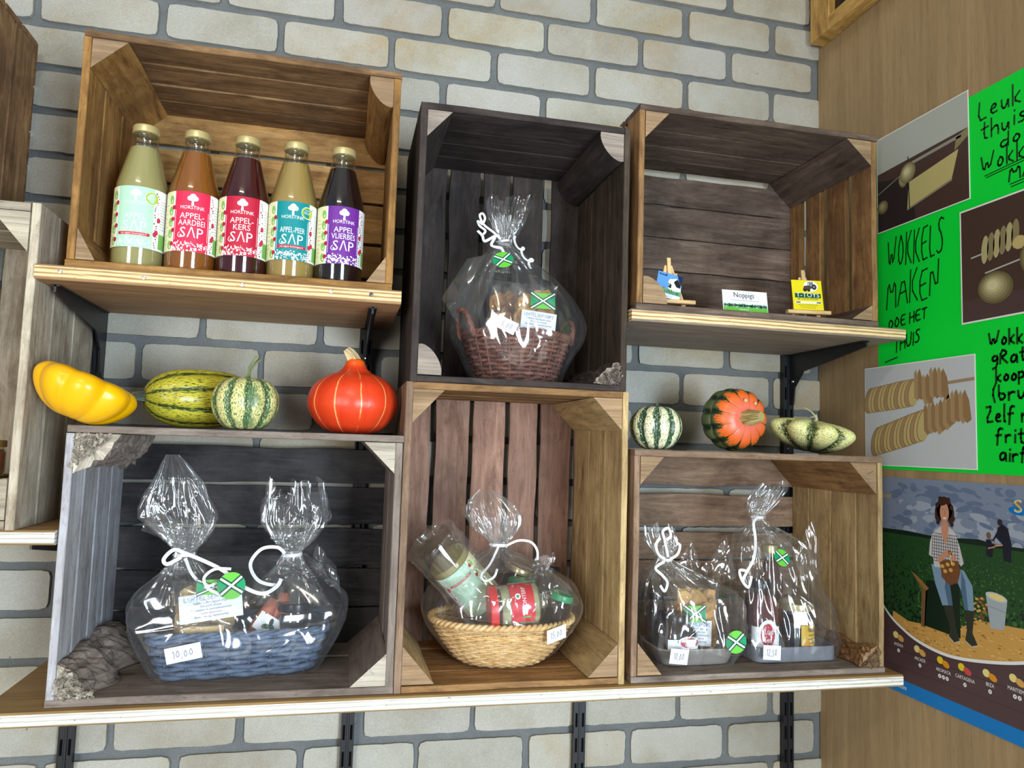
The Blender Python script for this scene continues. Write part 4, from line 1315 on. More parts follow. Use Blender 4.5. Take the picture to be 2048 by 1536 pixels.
NEON, nt_, b_ = newmat('neon_green_card', .6, .2)
b_.inputs['Base Color'].default_value = (.0, .74, .045, 1)
INK['neon'] = NEON
for k, c in dict(kitchen=(176, 180, 172), umber=(72, 52, 46), umberd=(46, 36, 36), cutting=(190, 178, 118), metal=(150, 146, 130), potato=(178, 168, 122), potatod=(140, 128, 92), photow=(196, 202, 206), chipc=(196, 176, 118), chipd=(150, 118, 80), chips=(168, 140, 100), stick=(160, 138, 110),
                 cloudd=(102, 118, 148), cloudm=(126, 140, 164), cloudl=(160, 170, 186), crop=(36, 74, 36), cropl=(66, 112, 52), cropd=(18, 38, 24), earth=(206, 158, 82), earthl=(224, 180, 104), earthd=(150, 108, 56), skin=(206, 146, 116), hair=(60, 38, 32), jeans=(128, 158, 184), jeansd=(84, 112, 142),
                 boot=(48, 52, 40), shirt=(206, 204, 206), shirtd=(50, 50, 60), bucket=(168, 178, 186), bag=(120, 76, 46), board=(82, 60, 62), boardd=(56, 42, 46), cyan=(0, 120, 196), spud=(216, 168, 86), spudl=(238, 220, 140), spudy=(236, 206, 40), spudr=(206, 76, 76), coat=(28, 28, 44), stool=(120, 88, 58), marker=(4, 62, 16)).items():
    INK[k] = ink(k, *c)


def sheet(name, label, cat, s0, t0, s1, t1, h, draw, back='white', tilt=0.):
    """paper on the wall at x = WALLX, s measured from the brick corner"""
    t = thing(name, label, cat, (WALLX - h, -s0, t0))
    w, hh = s1 - s0, t1 - t0
    mb = MB(); mb.box((-.0006, -w, 0), (0, 0, hh))
    mb.build('paper', INK[back], t)
    for nm, fn in (draw if isinstance(draw, tuple) else (('print', draw),)):
        d = Decal(); fn(d, w, hh)
        d.build(nm, INK, wmap(.0007), t, .00010)
    return t


def draw_green(d, w, h, part):
    m = 'marker'
    Y = lambda z: z + .886
    for txt, x, z, hh, fit, sl in (('WOKKELS', .030, -.478, .066, .150, .02), ('MAKEN', .026, -.560, .060, .142, .05), ('DOE HET', .032, -.602, .021, .106, .10), ('THUIS', .046, -.652, .024, .072, .22),
                                   ('Leuk om', .261, -.259, .036, .150, .0), ('thuis te', .266, -.296, .032, .150, 0), ('doen', .304, -.325, .026, .09, 0), ('Wokkels', .264, -.357, .034, .140, 0), ('MAKEN', .320, -.390, .024, .12, 0)):
        if part == (x > .2):
            d.hand(txt, x, Y(z), hh, m, w=.0034, slope=sl, fit=fit)
    if part == 0:
        d.line([(.02, Y(-.668)), (.055, Y(-.661))], .003, 'dkgreen', 1)
    if part < 2:
        if part:
            for x0, z0, x1, z1 in ((.272, -.363, .400, -.356), (.275, -.367, .395, -.361), (.322, -.395, .44, -.391), (.324, -.400, .44, -.396)):
                d.line([(x0, Y(z0)), (x1, Y(z1))], .0018, m, 2)
        return
    for txt, x, z, hh, fit in (('Wokkels', .272, -.667, .026, .108), ('gRatis', .277, -.698, .024, .094), ('koop', .285, -.728, .022, .058), ('(bruik', .276, -.760, .026, .098), ('Zelf nodig', .262, -.798, .028, .142), ('frituur', .282, -.832, .026, .110), ('airfryer', .288, -.862, .024, .120)):
        d.hand(txt, x, Y(z), hh, m, w=.0042, fit=fit)


for k_ in range(6):
    f_ = k_ / 5
    INK['pt%d' % k_] = ink('potato_tone_%d' % k_, int(104 + 106 * f_), int(94 + 108 * f_), int(62 + 94 * f_))


def spud(d, x, y, rx, ry, L, rot=0., lo=0, hi=5):
    for k in range(lo, hi + 1):
        f = (k - lo) / (hi - lo + .6)
        d.ell(x - rx * .16 * f, y + ry * .20 * f, rx * (1 - .78 * f), ry * (1 - .78 * f), 'pt%d' % k, L + .05 * k, 22, rot)


def draw_kitchen(d, w, h):
    d.rect(.002, .002, w - .002, h - .002, 'umber', 0)
    d.poly([(.002, h - .002), (w - .002, h - .002), (w - .002, h * .66), (.002, h * .62)], 'kitchen', 1)
    d.poly([(.002, .002), (w * .45, .002), (w * .40, h * .45), (.002, h * .55)], 'umberd', 1)
    d.poly([(w * .36, h * .14), (w * .83, h * .25), (w * .90, h * .50), (w * .38, h * .40)], 'cutting', 2)
    d.line([(w * .36, h * .13), (w * .83, h * .24)], .0022, 'metal', 3)
    d.line([(.004, h * .41), (w * .30, h * .51)], .0018, 'metal', 3)
    d.line([(w * .42, h * .575), (w * .92, h * .61)], .0045, 'metal', 3); d.line([(w * .42, h * .59), (w * .92, h * .626)], .0012, 'kitchen', 4)
    d.line([(w * .385, h * .14), (w * .375, h * .66)], .0025, 'umberd', 4)
    spud(d, w * .37, h * .50, .022, .020, 4, .6, 1, 5); spud(d, w * .31, h * .44, .010, .014, 3, .4, 1, 4)
    spud(d, w * .07, h * .26, .016, .014, 3, 0., 0, 3)
    d.poly([(w * .86, h * .50), (w - .002, h * .58), (w - .002, h * .66), (w * .88, h * .62)], 'potatod', 3)


def draw_pot(d, w, h):
    d.rect(.003, .003, w - .002, h - .003, 'umber', 0)
    d.rect(.003, .003, w - .002, h * .2, 'brown', 1)
    d.line([(w * .10, h * .56), (w * .95, h * .66)], .0028, 'kitchen', 2)
    d.line([(w * .22, h * .40), (w * .5, h * .44)], .0028, 'kitchen', 2)
    for i in range(6):
        d.ell(w * (.22 + .05 * i), h * (.60 + .012 * i), .0075, h * .12, 'potatod' if i % 2 else 'potato', 3, 18, -.1)
    d.ell(w * .50, h * .58, .013, h * .055, 'chipc', 4, 18)
    for i in range(5):
        d.line([(w * (.58 + .08 * i), h * .50), (w * (.58 + .08 * i), h * .84)], .0075, 'potato', 3)
    spud(d, w * .62, h * .43, .029, h * .16, 5, .2, 0, 4)
    spud(d, w * .30, h * .26, .036, h * .135, 5.5, -.15, 0, 5)
    d.rect(w - .05, .003, w - .002, h * .13, 'stool', 3)


def draw_spiral(d, w, h):
    d.rect(.002, .002, w - .002, h - .002, 'photow', 0)
    d.line([(w * .7, h * .765), (w * .985, h * .785)], .006, 'stick', 1)
    rr = random.Random(2)
    for (x0, y0, x1, y1, n, a, b_, hi) in ((.05, .66, .76, .74, 22, .055, .145, .62), (.12, .24, .93, .52, 26, .060, .165, .60)):
        for i in range(n):
            f = i / (n - 1)
            x, y = w * (x0 + (x1 - x0) * f), h * (y0 + (y1 - y0) * f)
            k = 1 - .15 * abs(f - .4)
            if f < hi:
                d.ell(x, y, w * a * k, h * b_ * k, 'chipd', 1 + .02 * i, 18, -.28)
                d.ell(x + .0012, y, w * a * k * .93, h * b_ * k * .95, 'chipc' if i % 3 else 'chips', 1.01 + .02 * i, 18, -.28)
            else:
                j = h * rr.uniform(-.02, .05)
                d.poly([(x - w * .03, y + h * .13 + j), (x - w * .012, y + h * .165 + j), (x + w * .02, y + h * .08), (x + w * .035, y - h * .10 + j), (x, y - h * .13 + j), (x - w * .03, y - h * .06)], 'chipd' if i % 2 else 'chips', 1 + .02 * i)


def draw_field(d, w, h):
    rr = random.Random(8)
    S0, ZB = .195, -1.292
    def q(*p):
        return [(a - S0, b - ZB) for a, b in p]
    def P_(m, L, *p):
        d.poly(q(*p), m, L)
    def El(s, z, rx, ry, m, L, n=18, rot=0.):
        d.ell(s - S0, z - ZB, rx, ry, m, L, n, rot)
    hz = -1.008
    d.rect(0, .14, w, h, 'cloudm', 0, 8)
    for i in range(190):
        s, z = rr.uniform(S0 + .024, S0 + w - .024), rr.uniform(hz, -.914)
        L = (z - hz) / .1
        El(s, z, rr.uniform(.008, .021), rr.uniform(.003, .0085), rr.choice(['cloudd', 'cloudm', 'cloudd', 'cloudm'] if (L > .6 or s < .25) else ['cloudl', 'cloudm', 'cloudl', 'cloudd']), .3 + i * .002, 14, rr.uniform(-.3, .3))
    P_('crop', 1, (S0, -1.20), (S0 + w, -1.20), (S0 + w, hz + .004), (.41, hz + .002), (S0, hz - .002))
    P_('cropd', 1.05, (S0, hz - .006), (S0 + w, hz), (S0 + w, hz + .006), (.48, hz + .004), (.44, hz + .009), (.40, hz + .005), (.33, hz + .002), (.27, hz + .004), (S0, hz + .002))
    for i in range(1500):
        z = hz - .17 * rr.random() ** .8
        s = rr.uniform(S0 + .003, S0 + w - .004)
        k = .0010 + .0036 * (hz - z) / .17
        El(s, z, k, k * .55, rr.choice(['crop', 'cropl', 'cropd', 'cropl', 'cropd'] if s > .30 else ['cropd', 'crop', 'cropd']), 1.1 + i * .0003, 7, rr.uniform(0, 3))
    P_('earth', 1.6, (.235, -1.165), (.275, -1.176), (.33, -1.172), (.40, -1.160), (.435, -1.138), (S0 + w, -1.128), (S0 + w, -1.25), (.22, -1.25))
    for i in range(260):
        s = rr.uniform(.26, S0 + w - .006)
        El(s, rr.uniform(-1.21, -1.178 if s < .40 else -1.145), rr.uniform(.001, .005), rr.uniform(.0006, .0018), rr.choice(['earthl', 'earthd', 'earth', 'earthl']), 1.62 + i * .0004, 7)
    # stool and potatoes
    P_('stool', 2, (.290, -1.084), (.325, -1.106), (.318, -1.178), (.308, -1.178), (.310, -1.110))
    P_('earthd', 2.1, (.284, -1.080), (.296, -1.084), (.328, -1.104), (.322, -1.110), (.300, -1.094))
    P_('cropd', 2, (.322, -1.09), (.40, -1.08), (.40, -1.178), (.316, -1.175))
    for i in range(46):
        El(.440 + rr.uniform(-.018, .018), -1.118 + rr.uniform(-.022, .020), .0030, .0022, rr.choice(['spud', 'earthd', 'bag', 'spud']), 2.2 + i * .002, 8)
    P_('bucket', 2.4, (.455, -1.090), (.497, -1.095), (.490, -1.142), (.463, -1.145))
    El(.476, -1.091, .0215, .0068, 'photow', 2.5, 20, -.1); El(.477, -1.091, .0165, .0048, 'spudl', 2.6, 16, -.1)
    d.line(q((.457, -1.108), (.494, -1.113)), .0008, 'grey', 2.7)
    # legs and boots
    P_('jeans', 3, (.335, -1.058), (.374, -1.058), (.376, -1.085), (.383, -1.126), (.374, -1.136), (.360, -1.128), (.344, -1.092))
    P_('jeans', 3, (.380, -1.056), (.410, -1.058), (.428, -1.082), (.430, -1.126), (.412, -1.130), (.404, -1.096))
    P_('jeansd', 3.05, (.372, -1.060), (.378, -1.085), (.384, -1.124), (.376, -1.134), (.366, -1.095))
    P_('jeansd', 3.05, (.404, -1.060), (.412, -1.075), (.418, -1.126), (.411, -1.129), (.403, -1.095))
    P_('boot', 3.1, (.362, -1.128), (.384, -1.124), (.390, -1.160), (.398, -1.182), (.386, -1.188), (.374, -1.180), (.378, -1.166))
    P_('boot', 3.1, (.411, -1.126), (.431, -1.124), (.426, -1.162), (.436, -1.180), (.424, -1.185), (.410, -1.178), (.414, -1.160))
    d.line(q((.374, -1.181), (.386, -1.189), (.398, -1.184)), .0012, 'photow', 3.2); d.line(q((.410, -1.179), (.424, -1.186), (.436, -1.182)), .0012, 'photow', 3.2)
    # checked shirt, arms to the lap
    P_('shirt', 3.3, (.352, -.992), (.360, -.985), (.378, -.985), (.392, -.994), (.402, -1.018), (.410, -1.046), (.404, -1.052), (.394, -1.042), (.392, -1.060), (.342, -1.062), (.340, -1.046), (.330, -1.042), (.333, -1.018), (.340, -1.000))
    for i in range(12):
        d.line(q((.340 + i * .0050, -.998 - abs(i - 5.5) * .0012), (.337 + i * .0055, -1.056 + abs(i - 5.5) * .0018)), .0011, 'shirtd', 3.4)
    for i in range(10):
        d.line(q((.340 - i * .0004, -1.000 - i * .0056), (.397 + i * .0006, -1.000 - i * .0056)), .0010, 'shirtd', 3.4)
    P_('skin', 3.5, (.3615, -.978), (.3755, -.978), (.378, -.990), (.371, -1.020), (.366, -1.012), (.360, -.992))
    P_('skin', 3.5, (.350, -1.046), (.372, -1.026), (.380, -1.026), (.384, -1.034), (.370, -1.040), (.355, -1.056))
    P_('skin', 3.5, (.396, -1.044), (.384, -1.028), (.376, -1.028), (.378, -1.038), (.390, -1.052))
    El(.3685, -.9535, .0185, .0225, 'hair', 3.6, 26); El(.3545, -.962, .0085, .0175, 'hair', 3.6, 18); El(.3825, -.962, .0085, .0180, 'hair', 3.6, 18)
    for a, b_ in ((.3520, -.948), (.3850, -.950), (.359, -.936), (.378, -.937), (.3500, -.970), (.3880, -.970), (.353, -.979), (.385, -.980)):
        El(a, b_, .0045, .005, 'hair', 3.61, 10)
    El(.3685, -.9605, .0105, .0180, 'skin', 3.7, 26)
    El(.3660, -.9440, .0085, .0036, 'hair', 3.75, 18, .3)
    for a in (.3645, .3728):
        El(a, -.9575, .0016, .0010, 'white', 3.78, 10); El(a, -.9575, .0009, .0010, 'hair', 3.8, 8); d.line(q((a - .0022, -.9545), (a + .0022, -.9543)), .0006, 'hair', 3.8)
    d.line(q((.3688, -.957), (.3698, -.9645), (.3680, -.9650)), .0006, 'stool', 3.8)
    P_('white', 3.8, (.3645, -.9685), (.3728, -.9680), (.3712, -.9725), (.3665, -.9728)); d.line(q((.3640, -.9682), (.3686, -.9690), (.3732, -.9676)), .0006, 'cherry', 3.9); d.line(q((.3660, -.9730), (.3712, -.9727)), .0006, 'cherry', 3.9)
    # bag of potatoes on the lap
    P_('bag', 3.9, (.356, -1.052), (.366, -1.046), (.396, -1.044), (.403, -1.060), (.396, -1.082), (.378, -1.090), (.360, -1.078))
    for a, b_ in ((.362, -1.058), (.374, -1.053), (.386, -1.050), (.368, -1.066), (.381, -1.062)):
        El(a, b_, .0046, .0036, 'spud', 4, 10)
    d.line(q((.3795, -1.030), (.381, -1.042), (.384, -1.052)), .0020, 'spudl', 4.1)
    # two people at work in the crop
    P_('coat', 2.9, (.482, -.975), (.492, -.968), (.502, -.975), (.508, -1.000), (.506, -1.030), (.492, -1.028), (.489, -1.000), (.478, -.992))
    El(.4865, -.966, .0050, .0058, 'hair', 3, 14)
    d.line(q((.480, -.986), (.472, -.998)), .0032, 'coat', 3); d.line(q((.490, -1.003), (.476, -1.006)), .0025, 'skin', 3); El(.472, -1.000, .0018, .0018, 'skin', 3.05, 8)
    El(.4635, -.990, .0048, .0056, 'stool', 3, 14); P_('coat', 2.95, (.458, -.997), (.468, -.997), (.472, -1.012), (.470, -1.026), (.458, -1.025))
    d.line(q((.462, -1.012), (.475, -1.008)), .002, 'skin', 3)
    # curved plank band with the variety list
    ctl = [(.150, -1.090), (.214, -1.1665), (.266, -1.197), (.316, -1.2110), (.375, -1.2150), (.440, -1.2060), (.518, -1.1870), (.585, -1.160), (.65, -1.12)]
    arc = [p for p in smooth_prof(ctl, 96) if S0 <= p[0] <= S0 + w]
    arc = [(S0, arc[0][1] + .004)] + arc + [(S0 + w, arc[-1][1])]
    for i in range(len(arc) - 1):
        a, b_ = arc[i], arc[i + 1]
        P_('board', 5, (a[0], ZB), (b_[0], ZB), b_, a)
        P_('white', 6, (a[0], a[1] - .0030), (b_[0], b_[1] - .0030), (b_[0], b_[1] + .0030), (a[0], a[1] + .0030))
        P_('boardd', 6.3, (a[0], a[1] - .0036), (b_[0], b_[1] - .0036), (b_[0], b_[1] - .0026), (a[0], a[1] - .0026))
    for a, b_ in ((-1.238, -1.232), (-1.270, -1.262)):
        d.line(q((S0, a), (S0 + w, b_)), .0009, 'boardd', 5.5)
    d.text('Boud', .024, -.944 - ZB, .0155, 'gold', 4, .9); d.text('ees', .0065, -.945 - ZB, .010, 'gold', 4, .9)
    El(.5215, -.944, .018, .0065, 'cyan', 4, 18, -.1); d.text('S', .522 - S0, -.946 - ZB, .030, 'white', 4.5, 1.3); d.text('S', .522 - S0, -.945 - ZB, .027, 'gold', 5, 1.2)
    rows = [('ANDRA', .249, -1.211, 'spudl', 'spud', 1), ('ARCADE', .304, -1.224, 'spudl', 'spud', 1), ('AROMATA', .360, -1.2290, 'spudy', 'orange', 3), ('CARTAGENA', .408, -1.2275, 'spudy', 'spudr', 1), ('IBIZA', .460, -1.2225, 'spudl', 'orange', 1), ('MARITIEMA', .512, -1.2150, 'spudl', 'spud', 2)]
    for nm, s, z, c1, c2, n in rows:
        El(s - .007, z + .001, .0074, .0066, c1, 7, 16); El(s + .006, z - .003, .0088, .0058, c2, 7.5, 16, -.35)
        d.text(nm, s - S0, z - .0195 - ZB, .0088, 'white', 7, .80)
        for k in range(n):
            x = s + (k - (n - 1) / 2) * .0086
            El(x, z - .0275, .0036, .0036, 'white', 7, 14); El(x, z - .0275, .0014, .0014, 'grey', 7.5, 8)


sheet('handwritten_poster', 'large neon green handwritten poster on the plywood wall', 'poster', .200, -.886, .760, -.205, .0003, (('heading', lambda d, w, h: draw_green(d, w, h, 0)), ('side_note', lambda d, w, h: draw_green(d, w, h, 1)), ('bottom_note', lambda d, w, h: draw_green(d, w, h, 2))), 'neon')
sheet('photo_print', 'photo of a spiral cutter in a kitchen, topmost print beside the green poster', 'photo', .203, -.394, .4415, -.190, .0018, draw_kitchen)
sheet('photo_print', 'photo of peeled potatoes on skewers, stuck on the right of the green poster', 'photo', .4170, -.620, .660, -.412, .0018, draw_pot)
sheet('photo_print', 'photo of two spiral-cut potatoes on white, lowest print on the green poster', 'photo', .1600, -.880, .4445, -.6755, .0018, draw_spiral)
t = sheet('potato_poster', 'glossy potato poster with a woman sitting in a field above a blue strip', 'poster', .195, -1.292, .570, -.902, .0003, draw_field)
mb = MB(); mb.box((-.0011, -.375, -.026), (-.0004, 0, .0))
o = tag(mb.build('blue_strip', INK['cyan'], t), 'blue strip along the bottom')
d = Decal(); d.text('bresd.com', .052, -.0165, .0115, 'white', 1, .9); d.build('lettering', INK, wmap(.0012), o, .0001)

# framed dark pane at the top right
t = thing('framed_panel', 'yellow pine frame with a dark glass pane hung high on the plywood wall', 'frame', (WALLX, -.022, .117))
M_PINEY = wood('yellow_pine', (168, 128, 66), (204, 164, 94), (222, 186, 118), rough=.5, bump_s=.1)
FD, FW, FH = .036, .70, .62
mb = MB(); plank(mb, V(-FD, 0, 0), V(0, -FW, 0), V(0, 0, .036), V(FD - .0008, 0, 0), n=6, jit=.0003, ch=.002)
mb.build('bottom_rail', M_PINEY, t)
mb = MB(); plank(mb, V(-FD, 0, FH - .055), V(0, -FW, 0), V(0, 0, .055), V(FD - .0008, 0, 0), n=6, jit=.0003, ch=.002)
mb.build('top_rail', M_PINEY, t)
for y in (0, -FW + .07):
    mb = MB(); plank(mb, V(-FD - .0006, y, 0), V(0, 0, FH), V(0, -.070, 0), V(FD - .0002, 0, 0), n=6, jit=.0003, ch=.002)
    mb.build('stile', M_PINEY, t)
mb = MB(); mb.box((-.020, -FW + .06, .03), (-.016, -.06, FH - .05))
mb.build('pane', plain('dark_glass', (22, 18, 16), .06, .6), t)
# ------------------------------------------------------------------ gift baskets: weaving, jars, bags, cellophane
def strip(mb, pts, w, up=(0, -1, 0), mi=0, tone=1.):
    """flat ribbon along a path, its width across 'up'"""
    pts = [Vector(p) for p in pts]
    L = len(pts)
    prev = None
    for i in range(L):
        t = (pts[min(i + 1, L - 1)] - pts[max(i - 1, 0)]).normalized()
        s = t.cross(Vector(up))
        s = s.normalized() if s.length > 1e-4 else V(1, 0, 0)
        b = mb.add([pts[i] - s * w / 2, pts[i] + s * w / 2])
        if prev is not None:
            mb.face((prev, prev + 1, b + 1, b), None, mi, tone)
        prev = b


def spline(ctl, n=40):
    ctl = [Vector(c) for c in ctl]
    P_ = [ctl[0]] + ctl + [ctl[-1]]
    out = []
    segs = len(ctl) - 1
    for k in range(n + 1):
        f = k / n * segs
        i = min(int(f), segs - 1)
        t = f - i
        p0, p1, p2, p3 = P_[i:i + 4]
        out.append(.5 * (2 * p1 + (p2 - p0) * t + (2 * p0 - 5 * p1 + 4 * p2 - p3) * t * t + (3 * p1 - p0 - 3 * p2 + p3) * t ** 3))
    return out


def perim(p):
    """superellipse outline, resampled to equal arc length"""
    pts = []
    for i in range(721):
        th = 2 * PI * i / 720
        c, s = math.cos(th), math.sin(th)
        pts.append((math.copysign(abs(c) ** (2 / p), c), math.copysign(abs(s) ** (2 / p), s)))
    return pts


def outline(rx, ry, p, n):
    base = [(x * rx, y * ry) for x, y in perim(p)]
    acc = [0.]
    for i in range(720):
        acc.append(acc[-1] + math.hypot(base[i + 1][0] - base[i][0], base[i + 1][1] - base[i][1]))
    out, j = [], 0
    for k in range(n):
        t = acc[-1] * k / n
        while acc[j + 1] < t:
            j += 1
        f = (t - acc[j]) / max(1e-9, acc[j + 1] - acc[j])
        x = base[j][0] + (base[j + 1][0] - base[j][0]) * f
        y = base[j][1] + (base[j + 1][1] - base[j][1]) * f
        tx, ty = base[j + 1][0] - base[j][0], base[j + 1][1] - base[j][1]
        l = math.hypot(tx, ty) or 1
        out.append((x, y, ty / l, -tx / l))
    return out


def basket(label, loc, rz, mat, bot, top, H, p, rows, stakes, rs, curve=1., rim=2, rim_r=.004, handles=False, group='woven gift baskets', flat=1., seed=1, name='gift_basket', amp=.85):
    t = thing(name, label, 'basket', loc, (0, 0, rz), group)
    r = random.Random(seed)
    sz = lambda f: (bot[0] + (top[0] - bot[0]) * f ** curve, bot[1] + (top[1] - bot[1]) * f ** curve)
    N = stakes * 4
    mb = MB()
    dz = H / rows
    for j in range(rows):
        f = (j + .5) / rows
        o = outline(*sz(f), p, N)
        z = (j + .5) * dz
        ph = 1 if j % 2 else -1
        pts = []
        for k, (x, y, nx, ny) in enumerate(o):
            a = rs * amp * math.cos(PI * k / 4) * ph
            zz = z + r.uniform(-.1, .1) * dz + .12 * dz * math.sin(PI * k / 4 + j)
            pts.append((x + nx * a, y + ny * a, max(zz, rs * 1.3)))
        tone = r.uniform(.8, 1.15)
        mb.tube(pts, rs * r.uniform(.92, 1.05), 6, cap=False, tone=tone, closed=True, flat=flat, up=(0, 0, 1))
    mb.build('weave', mat, t, smooth=True)
    mb = MB()
    for k in range(stakes):
        pts = []
        for q in range(9):
            f = q / 8
            x, y, nx, ny = outline(*sz(f), p, stakes)[k] if False else (0, 0, 0, 0)
            pts.append(f)
        o0 = [outline(*sz(q / 6), p, stakes)[k] for q in range(7)]
        mb.tube([(o0[q][0], o0[q][1], .001 + H * q / 6) for q in range(7)], rs * .62, 5, tone=r.uniform(.7, 1.0))
    mb.build('stakes', mat, t, smooth=True)
    mb = MB()
    for q in range(rim):
        o = outline(top[0] + .0005, top[1] + .0005, p, N * 2)
        pts = [(x + nx * rim_r * .75 * math.cos(PI * k / 5 + q * 2 * PI / rim), y + ny * rim_r * .75 * math.cos(PI * k / 5 + q * 2 * PI / rim), H + rim_r * .6 + rim_r * .55 * math.sin(PI * k / 5 + q * 2 * PI / rim)) for k, (x, y, nx, ny) in enumerate(o)]
        mb.tube(pts, rim_r * .72, 6, cap=False, tone=r.uniform(.85, 1.15), closed=True, up=(0, 0, 1))
    mb.build('rim', mat, t, smooth=True)
    mb = MB()
    o = outline(bot[0] - rs, bot[1] - rs, p, 48)
    b = mb.add([(x, y, .0012) for x, y, _, _ in o] + [(x, y, .004) for x, y, _, _ in o])
    mb.face([b + i for i in range(48)][::-1]); mb.face([b + 48 + i for i in range(48)])
    for i in range(48):
        mb.face((b + i, b + (i + 1) % 48, b + 48 + (i + 1) % 48, b + 48 + i))
    mb.build('base', mat, t)
    if handles:
        for s in (-1, 1):
            mb = MB()
            for q in range(3):
                pts = []
                for k in range(25):
                    f = k / 24
                    a = PI * f
                    off = .003
                    pts.append((s * (top[0] + .002 + .014 * math.sin(a)) + off * math.cos(k * .9 + q * 2.1), -.030 * math.cos(a), H - .004 + .048 * math.sin(a) + off * math.sin(k * .9 + q * 2.1)))
                mb.tube(pts, .0030, 6, tone=r.uniform(.85, 1.15))
            mb.build('handle', mat, t, smooth=True)
    return t


def wicker_mat(name, a, b_, rough=.6):
    m, nt, b = newmat(name, rough, .3)
    f = tnoise(nt, coords(nt), 55, 4, .6)
    c = ramp(nt, f, [(.3, lin(*a)), (.7, lin(*b_))])
    at = nd(nt, 'ShaderNodeAttribute', attribute_name='tone')
    c = mixc(nt, c, at.outputs['Color'], 1, 'MULTIPLY')
    nt.links.new(c, b.inputs['Base Color'])
    bump(nt, b, tnoise(nt, coords(nt), 300, 3), .2, .001)
    return m


def cello_mat():
    """clear wrapping film: see-through, sharp sheen, a trace of white haze that builds up in the pleats"""
    m = bpy.data.materials.new('cellophane')
    m.use_nodes = True
    nt = m.node_tree
    nt.nodes.clear()
    out = nd(nt, 'ShaderNodeOutputMaterial')
    tr = nd(nt, 'ShaderNodeBsdfTransparent', {'Color': (.985, .99, .99, 1)})
    gl = nd(nt, 'ShaderNodeBsdfGlossy', {'Color': (1, 1, 1, 1), 'Roughness': .11})
    df = nd(nt, 'ShaderNodeBsdfTranslucent', {'Color': (.9, .93, .97, 1)})
    dd = nd(nt, 'ShaderNodeBsdfDiffuse', {'Color': (.9, .93, .97, 1)})
    hz = nd(nt, 'ShaderNodeMixShader', {0: .5, 1: df.outputs[0], 2: dd.outputs[0]})
    lw = nd(nt, 'ShaderNodeLayerWeight', {'Blend': .5})
    f = mth(nt, 'ADD', mth(nt, 'MULTIPLY', mth(nt, 'POWER', lw.outputs['Facing'], 3.), .5), .09)
    m1 = nd(nt, 'ShaderNodeMixShader', {0: .045, 1: tr.outputs[0], 2: hz.outputs[0]})
    m2 = nd(nt, 'ShaderNodeMixShader', {0: f, 1: m1.outputs[0], 2: gl.outputs[0]})
    nt.links.new(m2.outputs[0], out.inputs['Surface'])
    return m


M_CELLO = cello_mat()
M_RIBBON = plain('white_curling_ribbon', (232, 232, 236), .35, .4)


def ridged(x, y, z):
    return 1 - abs(nz(x, y, z)) * 2.2


